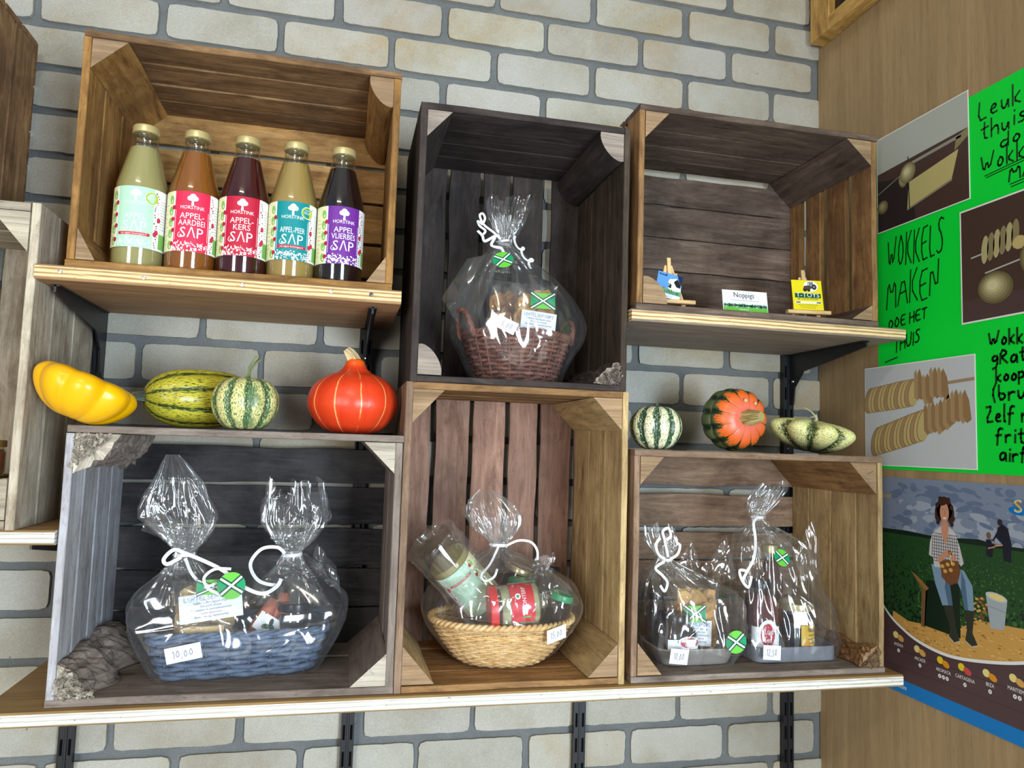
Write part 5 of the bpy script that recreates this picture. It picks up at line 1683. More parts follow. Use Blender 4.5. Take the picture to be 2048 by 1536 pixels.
def film_surface(mb, lv, n, nv, seed, crease=.006, p=2., pleat=14, edge=.0, topw=0., folds=85):
    """loft through levels (z, rx, ry, cx, cy): pleats at the tie, soft waves, and sharp fold lines across the film"""
    rr = random.Random(int(seed * 10))
    n, nv = int(n * 2.2), int(nv * 2.0)
    L = len(lv)
    A = np.array(lv, float)
    pos, par = np.zeros((nv + 1, n, 3)), []
    th = np.arange(n) * 2 * PI / n
    C, S = np.cos(th), np.sin(th)
    e = (np.abs(C) ** p + np.abs(S) ** p) ** (-1 / p)
    lev = np.zeros((nv + 1, 5))
    for j in range(nv + 1):
        f = j / nv * (L - 1)
        i = min(int(f), L - 2)
        t = f - i
        a = [A[max(i - 1, 0)], A[i], A[i + 1], A[min(i + 2, L - 1)]]
        lev[j] = .5 * (2 * a[1] + (a[2] - a[0]) * t + (2 * a[0] - 5 * a[1] + 4 * a[2] - a[3]) * t * t + (3 * a[1] - a[0] - 3 * a[2] + a[3]) * t ** 3)
    lev[:, 1:3] = np.maximum(lev[:, 1:3], .003)
    # arc coordinates for the fold lines: metres around at mean radius, metres along
    rm = np.maximum(lev[:, 1], lev[:, 2])
    along = np.concatenate([[0], np.cumsum(np.hypot(np.diff(lev[:, 0]), np.diff(lev[:, 1])))])
    U, W = th[None, :] * rm[:, None], np.repeat(along[:, None], n, 1)
    D = np.zeros((nv + 1, n))
    tot = along[-1]
    for q in range(folds):
        j0 = rr.randrange(nv); k0 = rr.random() * 2 * PI
        ang = rr.gauss(PI / 2, .75) if rr.random() < .7 else rr.uniform(0, PI)
        ln = rr.uniform(.025, .11) * (1 if rr.random() < .7 else 1.6)
        w = rr.uniform(.0018, .0036)
        du = ((th[None, :] - k0 + PI) % (2 * PI) - PI) * rm[:, None]
        dv = W - along[j0]
        s_ = du * math.cos(ang) + dv * math.sin(ang)
        cr = -du * math.sin(ang) + dv * math.cos(ang) + .12 * s_ * s_ / ln * rr.choice((-1, 1))
        m_ = np.clip(1 - np.abs(s_) / (ln * .5), 0, 1) ** .5
        D += rr.choice((1, 1, -.35)) * rr.uniform(.6, 1.2) * w * 1.0 * m_ * np.exp(-np.abs(cr / w) ** 1.4)
    rows = []
    for j in range(nv + 1):
        z, rx, ry, cx, cy = lev[j]
        top = j / nv
        rmx = rm[j]
        fz = z * 10
        w = min(1., .034 / max(rmx, .004))
        for k in range(n):
            c, s = C[k], S[k]
            g = .65 * ridged(c * 2.3 + seed, s * 2.3, fz * .7) + .35 * ridged(c * 4.5 + seed, s * 4.5 + 3, fz * 1.6 + c * 2) - .40
            ph = pleat * th[k] + 3 * nz(c * 1.3 + 9, s * 1.3 + seed, z * 4)
            pl = math.sin(ph) * .5 + .22 * math.sin(2.3 * ph + seed)
            d = crease * max(g, -.25) * min(1, rmx / .035) + pl * rmx * .17 * w * w + D[j, k] * min(1, rmx / .03)
            x, y = cx + c * e[k] * (rx + d), cy + s * e[k] * (ry + d)
            zz = z
            if topw and top > .72:
                q = ((top - .72) / .28) ** 1.5
                zz += topw * q * (nz(c * 1.6 + seed * 2, s * 1.6, 7.) * 1.5 + .5 * nz(c * 5, s * 5, seed))
                x += topw * .5 * q * nz(c * 3, s * 3, seed + 4)
            rows.append((x, y, max(zz, .0006)))
    b = mb.add(rows)
    for j in range(nv):
        for k in range(n):
            k2 = (k + 1) % n
            mb.face((b + j * n + k, b + j * n + k2, b + (j + 1) * n + k2, b + (j + 1) * n + k))


def flap(mb, pts, seed, nu=14, nv=10, amp=.004):
    """loose corner of film between four points"""
    a, b_, c, d = [Vector(q) for q in pts]
    n = (b_ - a).cross(d - a).normalized()
    rows = []
    for j in range(nv + 1):
        v = j / nv
        row = []
        for i in range(nu + 1):
            u = i / nu
            q = (a * (1 - u) + b_ * u) * (1 - v) + (d * (1 - u) + c * u) * v
            row.append(q + n * amp * (nz(u * 3, v * 3, seed) * 1.6 + .5 * ridged(u * 5, v * 2, seed + 3)))
        rows.append(row)
    mb.grid(rows, nu, nv)


def flag_round(d, R, L=0):
    d.ell(0, 0, R, R, 'brightgreen', L, 32)
    arcp = lambda a0, a1: [(R * math.cos(a0 + (a1 - a0) * k / 10), R * math.sin(a0 + (a1 - a0) * k / 10)) for k in range(11)]
    for a in (0, PI):
        d.poly([(0, 0)] + arcp(a - .62, a + .62), 'emerald', L + 1)
    for a in (.66, PI - .66):
        c, s = math.cos(a) * R, math.sin(a) * R
        d.line([(-c * .86, -s * .86), (c * .86, s * .86)], R * .40, 'dkgreen', L + 2)
    for a in (.66, PI - .66):
        c, s = math.cos(a) * R, math.sin(a) * R
        d.line([(-c * .92, -s * .92), (c * .92, s * .92)], R * .16, 'white', L + 3)


def flag_rect(d, w, h, x=0, y=0, L=0):
    d.rect(x - w / 2, y - h / 2, x + w / 2, y + h / 2, 'brightgreen', L)
    for s in (-1, 1):
        d.poly([(x, y), (x + s * w / 2, y - h / 2), (x + s * w / 2, y + h / 2)], 'emerald', L + 1)
    for s in (-1, 1):
        d.line([(x - w * .47, y - s * h * .46), (x + w * .47, y + s * h * .46)], h * .24, 'dkgreen', L + 2)
    for s in (-1, 1):
        d.line([(x - w * .48, y - s * h * .48), (x + w * .48, y + s * h * .48)], h * .085, 'white', L + 3)


def frame_map(loc, nrm, roll=0.):
    """plane through loc facing nrm, text upright then rolled"""
    n = Vector(nrm).normalized()
    x = V(0, 0, 1).cross(n).normalized()
    y = n.cross(x)
    c, s = math.cos(roll), math.sin(roll)
    x2, y2 = x * c + y * s, y * c - x * s
    o = Vector(loc)
    return lambda a, b_, h: tuple(o + x2 * a + y2 * b_ + n * h)


def slab(parent, name, fm, w, h, mat, th=.0005, disc=False):
    mb = MB()
    pts = [(w / 2 * math.cos(2 * PI * k / 28), h / 2 * math.sin(2 * PI * k / 28)) for k in range(28)] if disc else [(-w / 2, -h / 2), (w / 2, -h / 2), (w / 2, h / 2), (-w / 2, h / 2)]
    n = len(pts)
    b = mb.add([fm(x, y, 0) for x, y in pts] + [fm(x, y, -th) for x, y in pts])
    mb.face([b + i for i in range(n)]); mb.face([b + n + i for i in range(n)][::-1])
    for i in range(n):
        mb.face((b + i, b + n + i, b + n + (i + 1) % n, b + (i + 1) % n))
    return mb.build(name, mat, parent)


def round_tag(parent, loc, nrm, R, roll=0.):
    fm = frame_map(loc, nrm, roll)
    o = slab(parent, 'round_sticker', fm, R * 2, R * 2, INK['brightgreen'], disc=True)
    d = Decal(); flag_round(d, R * .985)
    d.build('flag_print', INK, lambda a, b_, h: fm(a, b_, h + .0002), o, .00012)
    return tag(o, 'green round sticker with a white cross')


def price_tag(parent, loc, nrm, w, h, txt, roll=0.):
    fm = frame_map(loc, nrm, roll)
    o = slab(parent, 'price_tag', fm, w, h, INK['paper'])
    d = Decal()
    d.hand(txt, -w * .32, -h * .24, h * .46, 'pencil', w=h * .035, L=0, fit=w * .62)
    d.build('handwriting', INK, lambda a, b_, hh: fm(a, b_, hh + .0002), o, .0001)
    return tag(o, 'white price tag')


CARD_LINES = ['LENTELSEN CHIPS', 'Lekkere Aardappel chips', 'De pure smaak', 'Gebakken in zonnebloemolie', 'Licht gezouten', 'Bewaren op kamertemp']


def info_card(parent, loc, nrm, w, h, roll):
    fm = frame_map(loc, nrm, roll)
    o = slab(parent, 'info_card', fm, w, h, INK['paper'])
    d = Decal()
    d.hand(CARD_LINES[0], -w * .42, h * .26, h * .15, 'blue', w=h * .016, L=0, fit=w * .84)
    for i, l in enumerate(CARD_LINES[1:]):
        f = (.8, .5, .85, .46, .62)[i]
        d.text(l, 0, h * (.13 - i * .125), h * .12, 'cherry' if i == 3 else 'navy', 0, min(1., f * w / (len(l) * .5 * h * .12)))
    d.build('lettering', INK, lambda a, b_, hh: fm(a, b_, hh + .0002), o, .0001)
    return tag(o, 'white card with blue writing')


def crisp_mat(name, a, b_):
    m, nt, b = newmat(name, .5, .35)
    f = tnoise(nt, coords(nt), 38, 4, .6, .5)
    c = ramp(nt, f, [(.3, lin(*a)), (.66, lin(*b_))])
    at = nd(nt, 'ShaderNodeAttribute', attribute_name='tone')
    nt.links.new(mixc(nt, c, at.outputs['Color'], 1, 'MULTIPLY'), b.inputs['Base Color'])
    b.inputs['Subsurface Weight'].default_value = .15
    b.inputs['Subsurface Scale'].default_value = .004
    bump(nt, b, f, .3, .002)
    return m


M_CRISP = crisp_mat('golden_crisps', (176, 116, 48), (224, 178, 106))
M_CRISPP = crisp_mat('pale_crisps', (196, 150, 88), (232, 204, 146))
M_CRISPB = crisp_mat('brown_crisps', (136, 84, 40), (196, 138, 72))


def chips_bag(label, loc, rz, W, H, T_, mat, seed, n=70, flag=None, card=None, tilt=0.):
    t = thing('crisps_bag', label, 'bag', loc, (tilt, 0, rz), 'clear bags of potato crisps')
    r = random.Random(seed)
    half = lambda u, v: T_ / 2 * max(0, 1 - abs(u) ** 3.2) ** .7 * max(0, math.sin(PI * min(1, v * .98 + .02))) ** .5
    mb = MB()
    for side in (-1, 1):
        rows = []
        for j in range(23):
            v = j / 22
            rows.append([(W / 2 * u * (1 - .10 * math.sin(PI * v)), side * (half(u, v) + .0015 * ridged(u * 3, v * 3, seed + side) * (1 if 0 < j < 22 and abs(u) < .99 else 0)), H * v) for u in [-1 + 2 * i / 18 for i in range(19)]])
        mb.grid(rows, 18, 22, flip=side > 0)
    mb.build('bag_film', M_CELLO, t, smooth=True)
    mb = MB()
    for q in range(n):
        u, v = r.uniform(-.78, .78), r.uniform(.05, .84)
        y = r.uniform(-.72, .72) * half(u, v)
        R = r.uniform(.012, .021)
        a = Vector((r.uniform(-.5, .5), r.choice((-1, 1)) * 1., r.uniform(-.6, .6))).normalized()
        e1 = a.orthogonal().normalized(); e2 = a.cross(e1)
        bend = r.uniform(-.4, .4) / R
        c = V(W / 2 * u * .88, y * .8, H * v)
        cols = 8
        b = mb.add([c])
        ring = []
        for k in range(10):
            th = 2 * PI * k / 10
            rad = R * r.uniform(.85, 1.1)
            x, yy = rad * math.cos(th), rad * math.sin(th)
            pnt = c + e1 * x + e2 * yy + a * bend * x * x
            lim = half(max(-.95, min(.95, pnt.x / (W / 2))), max(.02, min(.95, pnt.z / H))) * .86
            pnt.x = max(-W / 2 * .84, min(W / 2 * .84, pnt.x)); pnt.z = max(.004, min(H * .95, pnt.z)); pnt.y = max(-lim, min(lim, pnt.y))
            ring.append(pnt)
        b2 = mb.add(ring)
        tn = r.uniform(.75, 1.2)
        for k in range(10):
            mb.face((b, b2 + k, b2 + (k + 1) % 10), None, 0, tn)
    tag(mb.build('crisps', mat, t, smooth=True), kind='stuff')
    if flag:
        x, z, w, h = flag
        fm = frame_map((x, -T_ * .5 - .004, z), (0, -1, .1))
        o = slab(t, 'flag_sticker', fm, w, h, INK['brightgreen'])
        d = Decal(); flag_rect(d, w * .99, h * .99); d.build('flag_print', INK, lambda a, b_, hh: fm(a, b_, hh + .0002), o, .00012)
        tag(o, 'green flag sticker with a white cross')
    if card:
        x, z, w, h, roll = card
        info_card(t, (x, -T_ * .5 - .006, z), (0, -1, .12), w, h, roll)
    return t


def jar(label, loc, rot, R, H, content, lid, lid_h=.012, sq=None, neck=.86, shoulder=.78, draw=None, lidr=None, group='jars in the gift packs', a0=0., name='preserve_jar', cat='jar', fill=.9, neck_h=None, octo=None):
    t = thing(name, label, cat, loc, rot, group)
    hb = H - lid_h
    nz_ = hb if neck_h is None else neck_h
    prof = [(R * .86, 0), (R * .97, .0025), (R, .006), (R, hb * shoulder), (R * .985, hb * (shoulder + .05)), (R * neck * 1.01, hb * .965), (R * neck, hb)]
    inner = [(r_ - .0018, z + .0012) for r_, z in prof[:4]] + [(R * .97 - .0018, hb * min(shoulder + .04, fill)), (R * neck * 1.0 - .002, hb * fill)]
    n = octo or 40
    mb = MB(); mb.lathe(inner, n, sq=sq); mb.build('filling', content, t, smooth='auto')
    mb = MB(); mb.lathe(prof, n, sq=sq, cap1=False); mb.build('glass', M_CLEAR, t, smooth='auto' if octo else True)
    lr = lidr or R * neck * 1.06
    mb = MB(); mb.lathe([(lr, hb - .001), (lr * 1.01, hb + .001), (lr, hb + lid_h - .0015), (lr * .96, hb + lid_h), (lr * .88, hb + lid_h - .0008), (.001, hb + lid_h - .0006)], 40, cap1=False); mb.build('lid', lid, t, smooth='auto')
    if draw:
        d = Decal(); draw(d, R, hb)
        k = R + .0006
        if sq:
            d.build('label', INK, lambda s, z, h: (lambda th: ((k + h) * math.sin(th) / ((abs(math.cos(th)) ** sq + abs(math.sin(th)) ** sq) ** (1 / sq)), -(k + h) * math.cos(th) / ((abs(math.cos(th)) ** sq + abs(math.sin(th)) ** sq) ** (1 / sq)), z))(a0 + s / R), t, .00014)
        else:
            d.build('label', INK, cyl_map(k, 0, a0), t, .00014)
    return t


M_LIDB = plain('black_lid', (20, 21, 26), .25, .5)
M_LIDR = plain('red_lid', (206, 34, 34), .35, .5)
M_LIDG = plain('gold_lid', (200, 190, 150), .28, .5, .7)
M_LIDN = plain('green_lid', (40, 142, 96), .35, .5)
M_JAMD = juice_mat('dark_berry_jam', (28, 8, 18), .1)
M_JAMR = juice_mat('red_jam', (96, 10, 26), .2)
M_JAMO = juice_mat('amber_preserve', (150, 74, 26), .2)
M_SAUCE = juice_mat('brown_sauce', (92, 44, 28), .15)
M_PICK = crisp_mat('pickled_relish', (150, 142, 96), (206, 200, 160))
M_NAVYJ = juice_mat('blackberry_jam', (14, 14, 30), .05)


def lab_land(d, R, hb):
    d.rect(-R * 1.1, hb * .06, R * 1.1, hb * .46, 'paper', 0, 22)
    d.rect(-R * 1.1, hb * .06, R * 1.1, hb * .11, 'dkgreen', 1, 22)
    d.ell(0, hb * .40, R * .66, hb * .17, 'dkgreen', 0, 26); d.ell(0, hb * .40, R * .61, hb * .16, 'paper', 1, 26)
    d.ell(0, hb * .34, R * .50, hb * .165, 'cherry', 2, 26)
    d.line([(0, hb * .20), (0, hb * .10)], R * .07, 'cherry', 2)
    d.hand("tLand", -R * .34, hb * .345, hb * .11, 'white', w=R * .04, L=3, fit=R * .72)
    d.hand("Gyel", -R * .24, hb * .235, hb * .10, 'white', w=R * .04, L=3, fit=R * .55)


def lab_honey(d, R, hb):
    d.rect(-R * .05, hb * .04, R * 1.05, hb * .70, 'gold', 0, 14)
    d.ell(R * .32, hb * .30, R * .30, hb * .17, 'cream', 1, 20); d.ell(R * .28, hb * .26, R * .18, hb * .1, 'orange', 2, 18)
    for i in range(5):
        d.rect(R * .40, hb * (.22 + i * .085), R * .95, hb * (.235 + i * .085), 'brown', 2, 3)
    d.hand('honing', R * .36, hb * .58, hb * .1, 'brown', w=R * .03, L=2, fit=R * .6)


def lab_red(d, R, hb):
    d.rect(-R * 1.2, hb * .28, -R * .55, hb * .52, 'paper', 0, 8); d.ell(-R * .8, hb * .40, R * .18, hb * .06, 'dkgreen', 1, 14)
    d.rect(-R * .55, hb * .28, R * 1.2, hb * .52, 'red', 0, 18)
    d.ell(R * .2, hb * .40, R * .22, hb * .07, 'pink', 1, 16)


def lab_monterp(d, R, hb):
    d.rect(-R * 1.25, hb * .16, R * 1.25, hb * .70, 'red', 0, 30)
    d.rect(R * 1.0, hb * .16, R * 1.25, hb * .70, 'paper', 1, 4)
    g = [(R * .82, hb * .30), (0, hb * .64), (-R * .95, hb * .42), (-R * .95, hb * .28), (R * .7, hb * .22), (R * .82, hb * .30)]
    d.line(g, hb * .045, 'emerald', 1); d.line(g, hb * .02, 'brightgreen', 2)
    d.text('MONTERP', -R * .05, hb * .345, hb * .13, 'white', 3, .95)
    d.ell(R * .05, hb * .53, R * .15, hb * .065, 'white', 2, 16); d.ell(R * .05, hb * .53, R * .08, hb * .035, 'emerald', 3, 12)
    d.text('355', R * .72, hb * .57, hb * .07, 'white', 3)


# ---- brown wicker gift basket in the dark crate
W_BROWN = wicker_mat('reddish_brown_wicker', (92, 54, 42), (140, 90, 74))
W_BLUE = wicker_mat('blue_grey_wicker', (66, 80, 104), (104, 122, 148), .5)
W_LIGHT = wicker_mat('honey_split_cane', (208, 162, 98), (240, 206, 148), .5)
FC = -.7497
basket('reddish brown round wicker basket with two looped handles', (.924, -.168, FC), .25, W_BROWN, (.070, .066), (.100, .092), .088, 2., 12, 26, .0036, curve=.9, rim=3, rim_r=.0052, handles=True, seed=3)
chips_bag('tall bag of brown crisps at the back of the brown wicker basket', (.906, -.148, FC + .018), .1, .084, .185, .052, M_CRISPB, 11, 60, flag=(-.022, .078, .034, .022))
chips_bag('bag of golden crisps with a card, at the front right in the brown wicker basket', (.950, -.192, FC + .034), -.05, .090, .158, .044, M_CRISP, 12, 75, flag=(.012, .122, .046, .030), card=(.004, .080, .066, .043, -.10))


def wrap(label, loc, rz=0., group='cellophane gift wraps'):
    return thing('cellophane_wrap', label, 'wrap', loc, (0, 0, rz), group)


t = wrap('clear cellophane tied above the reddish brown wicker basket', (.924, -.168, FC - .0002))
mb = MB()
film_surface(mb, [(.0008, .078, .073, 0, 0), (.02, .090, .084, 0, 0), (.06, .110, .102, 0, 0), (.092, .127, .108, 0, 0), (.135, .126, .106, 0, 0), (.175, .104, .088, -.006, 0), (.212, .078, .066, -.014, .002), (.242, .045, .038, -.022, .004), (.262, .022, .018, -.027, .005), (.274, .0125, .011, -.029, .005), (.283, .014, .012, -.0285, .005), (.298, .024, .018, -.027, .005), (.318, .034, .024, -.025, .006), (.340, .040, .027, -.022, .008), (.356, .043, .029, -.018, .010)], 110, 96, 3.1, .008, topw=.016)
film_surface(mb, [(.225, .05, .04, -.018, .003), (.250, .030, .024, -.024, .004), (.272, .010, .009, -.029, .005), (.290, .016, .012, -.028, .005), (.322, .028, .017, -.026, .004)], 60, 36, 8.2, .006, pleat=17, topw=.012)
flap(mb, [(-.090, -.02, .075), (-.150, -.03, .150), (-.100, -.01, .235), (-.035, .0, .255)], 5.2)
mb.build('film', M_CELLO, t, smooth=True)
mb = MB()
nk = V(-.029, -.008, .276)
strip(mb, [nk + V(.0145 * math.cos(a), .013 - .0135 * math.sin(a) * 1., .0015 * math.sin(a * 2)) for a in [2 * PI * k / 24 for k in range(25)]], .0045, (0, 0, 1) if False else (0, -1, 0))
strip(mb, spline([nk + V(-.010, -.004, 0), nk + V(-.026, -.012, .010), nk + V(-.046, -.016, .022), nk + V(-.054, -.016, .038), nk + V(-.049, -.018, .042), nk + V(-.044, -.016, .034), nk + V(-.048, -.015, .023)], 50), .0042)
strip(mb, spline([nk + V(-.048, -.015, .022), nk + V(-.058, -.020, .026), nk + V(-.053, -.012, .020), nk + V(-.043, -.018, .010), nk + V(-.047, -.020, .002)], 40), .0042)
strip(mb, spline([nk + V(-.058, -.02, .008), nk + V(-.050, -.026, -.002), nk + V(-.043, -.018, -.010), nk + V(-.026, -.028, -.002), nk + V(-.031, -.020, -.016), nk + V(-.024, -.028, -.022), nk + V(-.014, -.030, -.024), nk + V(-.010, -.036, -.036), nk + V(-.014, -.046, -.052)], 70), .0050)
hx = []
for k in range(90):
    f = k / 89
    a = f * 2.6 * 2 * PI
    hx.append(nk + V(.012 + .034 * f + .008 * math.cos(a) * (.4 + .6 * f), -.012 - .034 * f + .006 * math.sin(a), .004 - .062 * f + .008 * math.sin(a)))
strip(mb, hx, .0052, (.3, -1, .4))
mb.build('ribbon', M_RIBBON, t)
round_tag(t, (-.049, -.088, .218), (-.25, -1, .55), .0185, .25)
price_tag(t, (-.043, -.1125, .096), (-.18, -1, .18), .034, .023, '5,00', -.45)

# ---- blue-grey basket in the grey crate
FL = -1.2505
RZB = .13
basket('blue-grey rectangular wicker basket in the weathered grey crate', (.4560, -.168, FL), RZB, W_BLUE, (.116, .062), (.139, .078), .070, 5.5, 9, 22, .0045, rim=2, rim_r=.0045, seed=5, amp=.95)


def inb(x, y):
    return (.4560 + x * math.cos(RZB) - y * math.sin(RZB), -.168 + x * math.sin(RZB) + y * math.cos(RZB))


chips_bag('bag of pale crisps with a card, in the left half of the blue-grey basket', (*inb(-.055, -.012), FL + .016), RZB, .112, .132, .056, M_CRISPP, 21, 85, flag=(.012, .126, .056, .024), card=(.008, .096, .096, .044, .12))
chips_bag('small bag of pale crisps lying low at the front of the blue-grey basket', (*inb(-.058, -.0585), FL + .040), RZB, .078, .046, .020, M_CRISPP, 22, 26)
t = thing('sausage_pack', 'small clear pack of red-brown dried sausages with a white leaf label in the blue-grey basket', 'pack', (*inb(.028, -.020), FL + .042), (0, .2, RZB))
mb = MB()
M_SAUS = crisp_mat('dried_sausage', (132, 62, 44), (190, 112, 84))
for q, (x, y, z, a) in enumerate(((-.014, 0, 0, .5), (.006, .006, .004, .45), (.020, -.004, -.002, .35), (.034, .006, .012, -.2))):
    o2 = MB()
    o2.tube([V(x, y, z), V(x + .018 * math.sin(a) , y, z + .028), V(x + .040 * math.sin(a), y + .002, z + .056), V(x + .05 * math.sin(a), y + .004, z + .075)], [.008, .0125, .0125, .008], 14)
    o2.build('sausage', M_SAUS, t, smooth=True)
fm = frame_map((.012, -.016, .034), (-.1, -1, .25), -.35)
o = slab(t, 'paper_label', fm, .050, .030, INK['paper'])
d = Decal(); d.ell(-.006, -.004, .007, .0045, 'dkgreen', 0, 14, .5); d.ell(.004, -.001, .007, .004, 'dkgreen', 0, 14, -.6); d.ell(-.001, .006, .0035, .0065, 'black', 0, 12, .2)
d.ell(.016, -.006, .006, .004, 'green', 0, 12, .2)
d.build('leaf_print', INK, lambda a, b_, hh: fm(a, b_, hh + .0002), o, .0001)
jar('squat black-lidded jar of dark jam in the right half of the blue-grey basket', (*inb(.088, -.024), FL + .044), (0, 0, RZB), .030, .066, M_JAMD, M_LIDB, .013, neck=.92, shoulder=.80)
jar('black-lidded jar behind the sausage pack in the blue-grey basket', (*inb(.056, .028), FL + .012), (0, 0, RZB), .026, .078, M_JAMD, M_LIDB, .012)

t = wrap('clear cellophane with two tied tops around the blue-grey basket', (.4560, -.168, FL - .0002), RZB)
mb = MB()
film_surface(mb, [(.0008, .126, .071, 0, 0), (.02, .137, .080, 0, 0), (.05, .155, .092, 0, 0), (.082, .168, .094, .0, 0), (.105, .172, .092, 0, 0), (.130, .158, .078, 0, 0), (.155, .132, .056, 0, 0), (.175, .112, .032, 0, 0), (.188, .100, .014, -.004, 0)], 130, 64, 4.4, .012, p=4.5)
for cx, zt_, sd, spk in ((-.094, .19, 6.6, 1), (.080, .186, 9.3, 0)):
    film_surface(mb, [(zt_ - .075, .070, .052, cx * .86, 0), (zt_ - .050, .050, .038, cx * .92, 0), (zt_ - .025, .027, .022, cx * .97, 0), (zt_, .0145, .0135, cx, 0), (zt_ + .012, .019, .016, cx, 0), (zt_ + .032, .036, .026, cx - .004 * spk, .002), (zt_ + .055, .052, .034, cx - .010 * spk, .004), (zt_ + .078, .054, .032, cx - .016 * spk, .006), (zt_ + .100 + .025 * spk, .050 - .016 * spk, .028, cx - .020 * spk, .008)] + ([(zt_ + .165, .010, .010, cx - .030, .012)] if spk else []), 90, 72, sd, .010, topw=.0 if spk else .048)
    film_surface(mb, [(zt_ - .030, .030, .024, cx, 0), (zt_, .011, .010, cx, 0), (zt_ + .02, .024, .018, cx, 0), (zt_ + .045, .036, .022, cx, -.004)], 64, 30, sd + 3, .008, pleat=19, topw=.016)
flap(mb, [(-.100, -.004, .205), (-.160, -.02, .232), (-.148, -.02, .272), (-.105, .0, .245)], 2.2)
flap(mb, [(.120, -.01, .205), (.150, -.03, .170), (.165, -.02, .120), (.110, .0, .160)], 7.7)
mb.build('film', M_CELLO, t, smooth=True)
mb = MB()
for cx, zz in ((-.094, .19), (.080, .186)):
    strip(mb, [V(cx + .0165 * math.cos(a), -.0155 * math.sin(a), zz + .001 * math.cos(a)) for a in [2 * PI * k / 28 for k in range(29)]], .0055)
strip(mb, spline([(-.098, -.018, .188), (-.118, -.024, .178), (-.124, -.02, .186), (-.110, -.018, .200), (-.092, -.020, .194), (-.060, -.034, .182), (-.030, -.050, .168), (-.002, -.062, .146), (.030, -.060, .132), (.052, -.052, .140), (.060, -.046, .152)], 90), .0060, (0, -1, .3))
strip(mb, spline([(-.092, -.018, .186), (-.078, -.032, .160), (-.052, -.048, .140), (-.030, -.058, .132), (-.006, -.060, .128)], 40), .0050)
strip(mb, spline([(-.040, -.05, .150), (-.055, -.054, .146), (-.060, -.054, .160), (-.045, -.05, .172), (-.020, -.052, .172)], 40), .0045)
strip(mb, spline([(.066, -.016, .190), (.052, -.024, .202), (.026, -.030, .200), (.010, -.034, .176), (.024, -.040, .150), (.054, -.044, .142), (.060, -.040, .152)], 70), .0055, (0, -1, .2))
mb.build('ribbon', M_RIBBON, t)
round_tag(t, (-.018, -.068, .148), (-.05, -1, .30), .0215, .10)
price_tag(t, (-.082, -.0935, .052), (-.05, -1, -.22), .052, .026, '10,00', .18)

# ---- light cane bowl in the pinkish crate
FB = -1.2505
BX, BYb = .9100, -.176
basket('light honey cane oval basket in the pinkish brown crate', (BX, BYb, FB), -.06, W_LIGHT, (.064, .050), (.128, .096), .074, 2.2, 20, 42, .00215, curve=.62, rim=2, rim_r=.0050, seed=8, amp=.95)
tb = bottle('cloudy apple juice bottle with a mint label lying bottom-up in the cane basket', BX - .138, BYb - .022, FB + .2160, (176, 158, 104), 'mint', ['APPEL'], 1, 1, 0., .25, True)
ax = Vector((.66, .22, -.70)).normalized()
yv = (Vector((-.25, -.95, .0)) - ax * ax.dot(Vector((-.25, -.95, .0)))).normalized()
xm = (-yv).cross(ax) if False else ax.cross(yv)
xv = (-1 * yv).cross(ax)
M3 = Matrix((xv, -yv, ax)).transposed()
tb.rotation_euler = M3.to_euler()
del tb['group']
tb['group'] = 'things in the cane basket'
jar('upright gold-lidded dark jar at the back of the cane basket', (BX + .020, BYb + .066, FB + .080), (.10, .35, 0), .026, .082, M_NAVYJ, M_LIDG, .010, neck=.95)
jar('green-lidded jar of pale relish behind the red-lidded jar in the cane basket', (BX + .036, BYb + .012, FB + .070), (0, .05, .2), .0255, .072, M_PICK, M_LIDN, .012, neck=.94)
jar('red-lidded relish jar with a red label, lying on its side in the cane basket', (BX + .050, BYb - .067, FB + .114), (0, 0, 0), .0365, .088, M_PICK, M_LIDR, .013, neck=.96, shoulder=.86, draw=lab_monterp, a0=.55, name='relish_jar')
rj = bpy.data.objects[[o.name for o in bpy.data.objects if o.name.startswith('relish_jar')][-1]]
rj.rotation_euler = (Matrix.Rotation(-.06, 3, 'Z') @ Matrix.Rotation(-PI / 2 - .10, 3, 'Y') @ Matrix.Rotation(0., 3, 'Z')).to_euler()
jar('dark jam jar with a red and white label at the right of the cane basket', (BX + .086, BYb + .026, FB + .076), (-.1, .16, .3), .0275, .086, M_JAMD, M_LIDB, .011, draw=lab_land, a0=-.2)
jar('dark jar leaning at the right rim of the cane basket', (BX + .086, BYb - .042, FB + .068), (.10, .25, 0), .024, .060, M_JAMD, M_LIDN, .010)
t = wrap('clear cellophane with one big tied top around the cane basket', (BX, BYb, FB - .0002), -.06)
mb = MB()
film_surface(mb, [(.0008, .072, .058, 0, 0), (.02, .103, .079, 0, 0), (.05, .126, .094, 0, 0), (.078, .142, .108, .002, 0), (.105, .146, .110, .002, -.004), (.135, .130, .102, .002, -.004), (.160, .098, .076, -.002, -.002), (.182, .052, .042, -.006, 0), (.198, .018, .016, -.008, 0), (.206, .014, .013, -.009, 0), (.218, .022, .018, -.011, 0), (.240, .042, .028, -.016, .002), (.262, .048, .030, -.022, .004), (.285, .034, .022, -.030, .006), (.305, .012, .010, -.036, .008)], 120, 96, 5.7, .009)
film_surface(mb, [(.165, .080, .06, -.004, 0), (.185, .036, .03, -.007, 0), (.204, .011, .010, -.009, 0), (.222, .022, .016, -.010, -.002), (.252, .038, .020, -.010, -.004)], 64, 36, 2.6, .008, pleat=19, topw=.014)
hood = MB()
film_surface(hood, [(.0008, .012, .012, 0, 0), (.001, .047, .047, 0, 0), (.020, .0475, .0475, 0, 0), (.060, .048, .048, 0, 0), (.100, .048, .050, 0, 0), (.130, .056, .058, 0, 0)], 60, 36, 8.8, .003, pleat=7, folds=40)
Mh = Matrix.Rotation(.06, 3, 'Z') @ M3
oh = Matrix.Rotation(.06, 3, 'Z') @ V(-.138, -.022, .2162) - (Mh @ V(0, 0, .004))
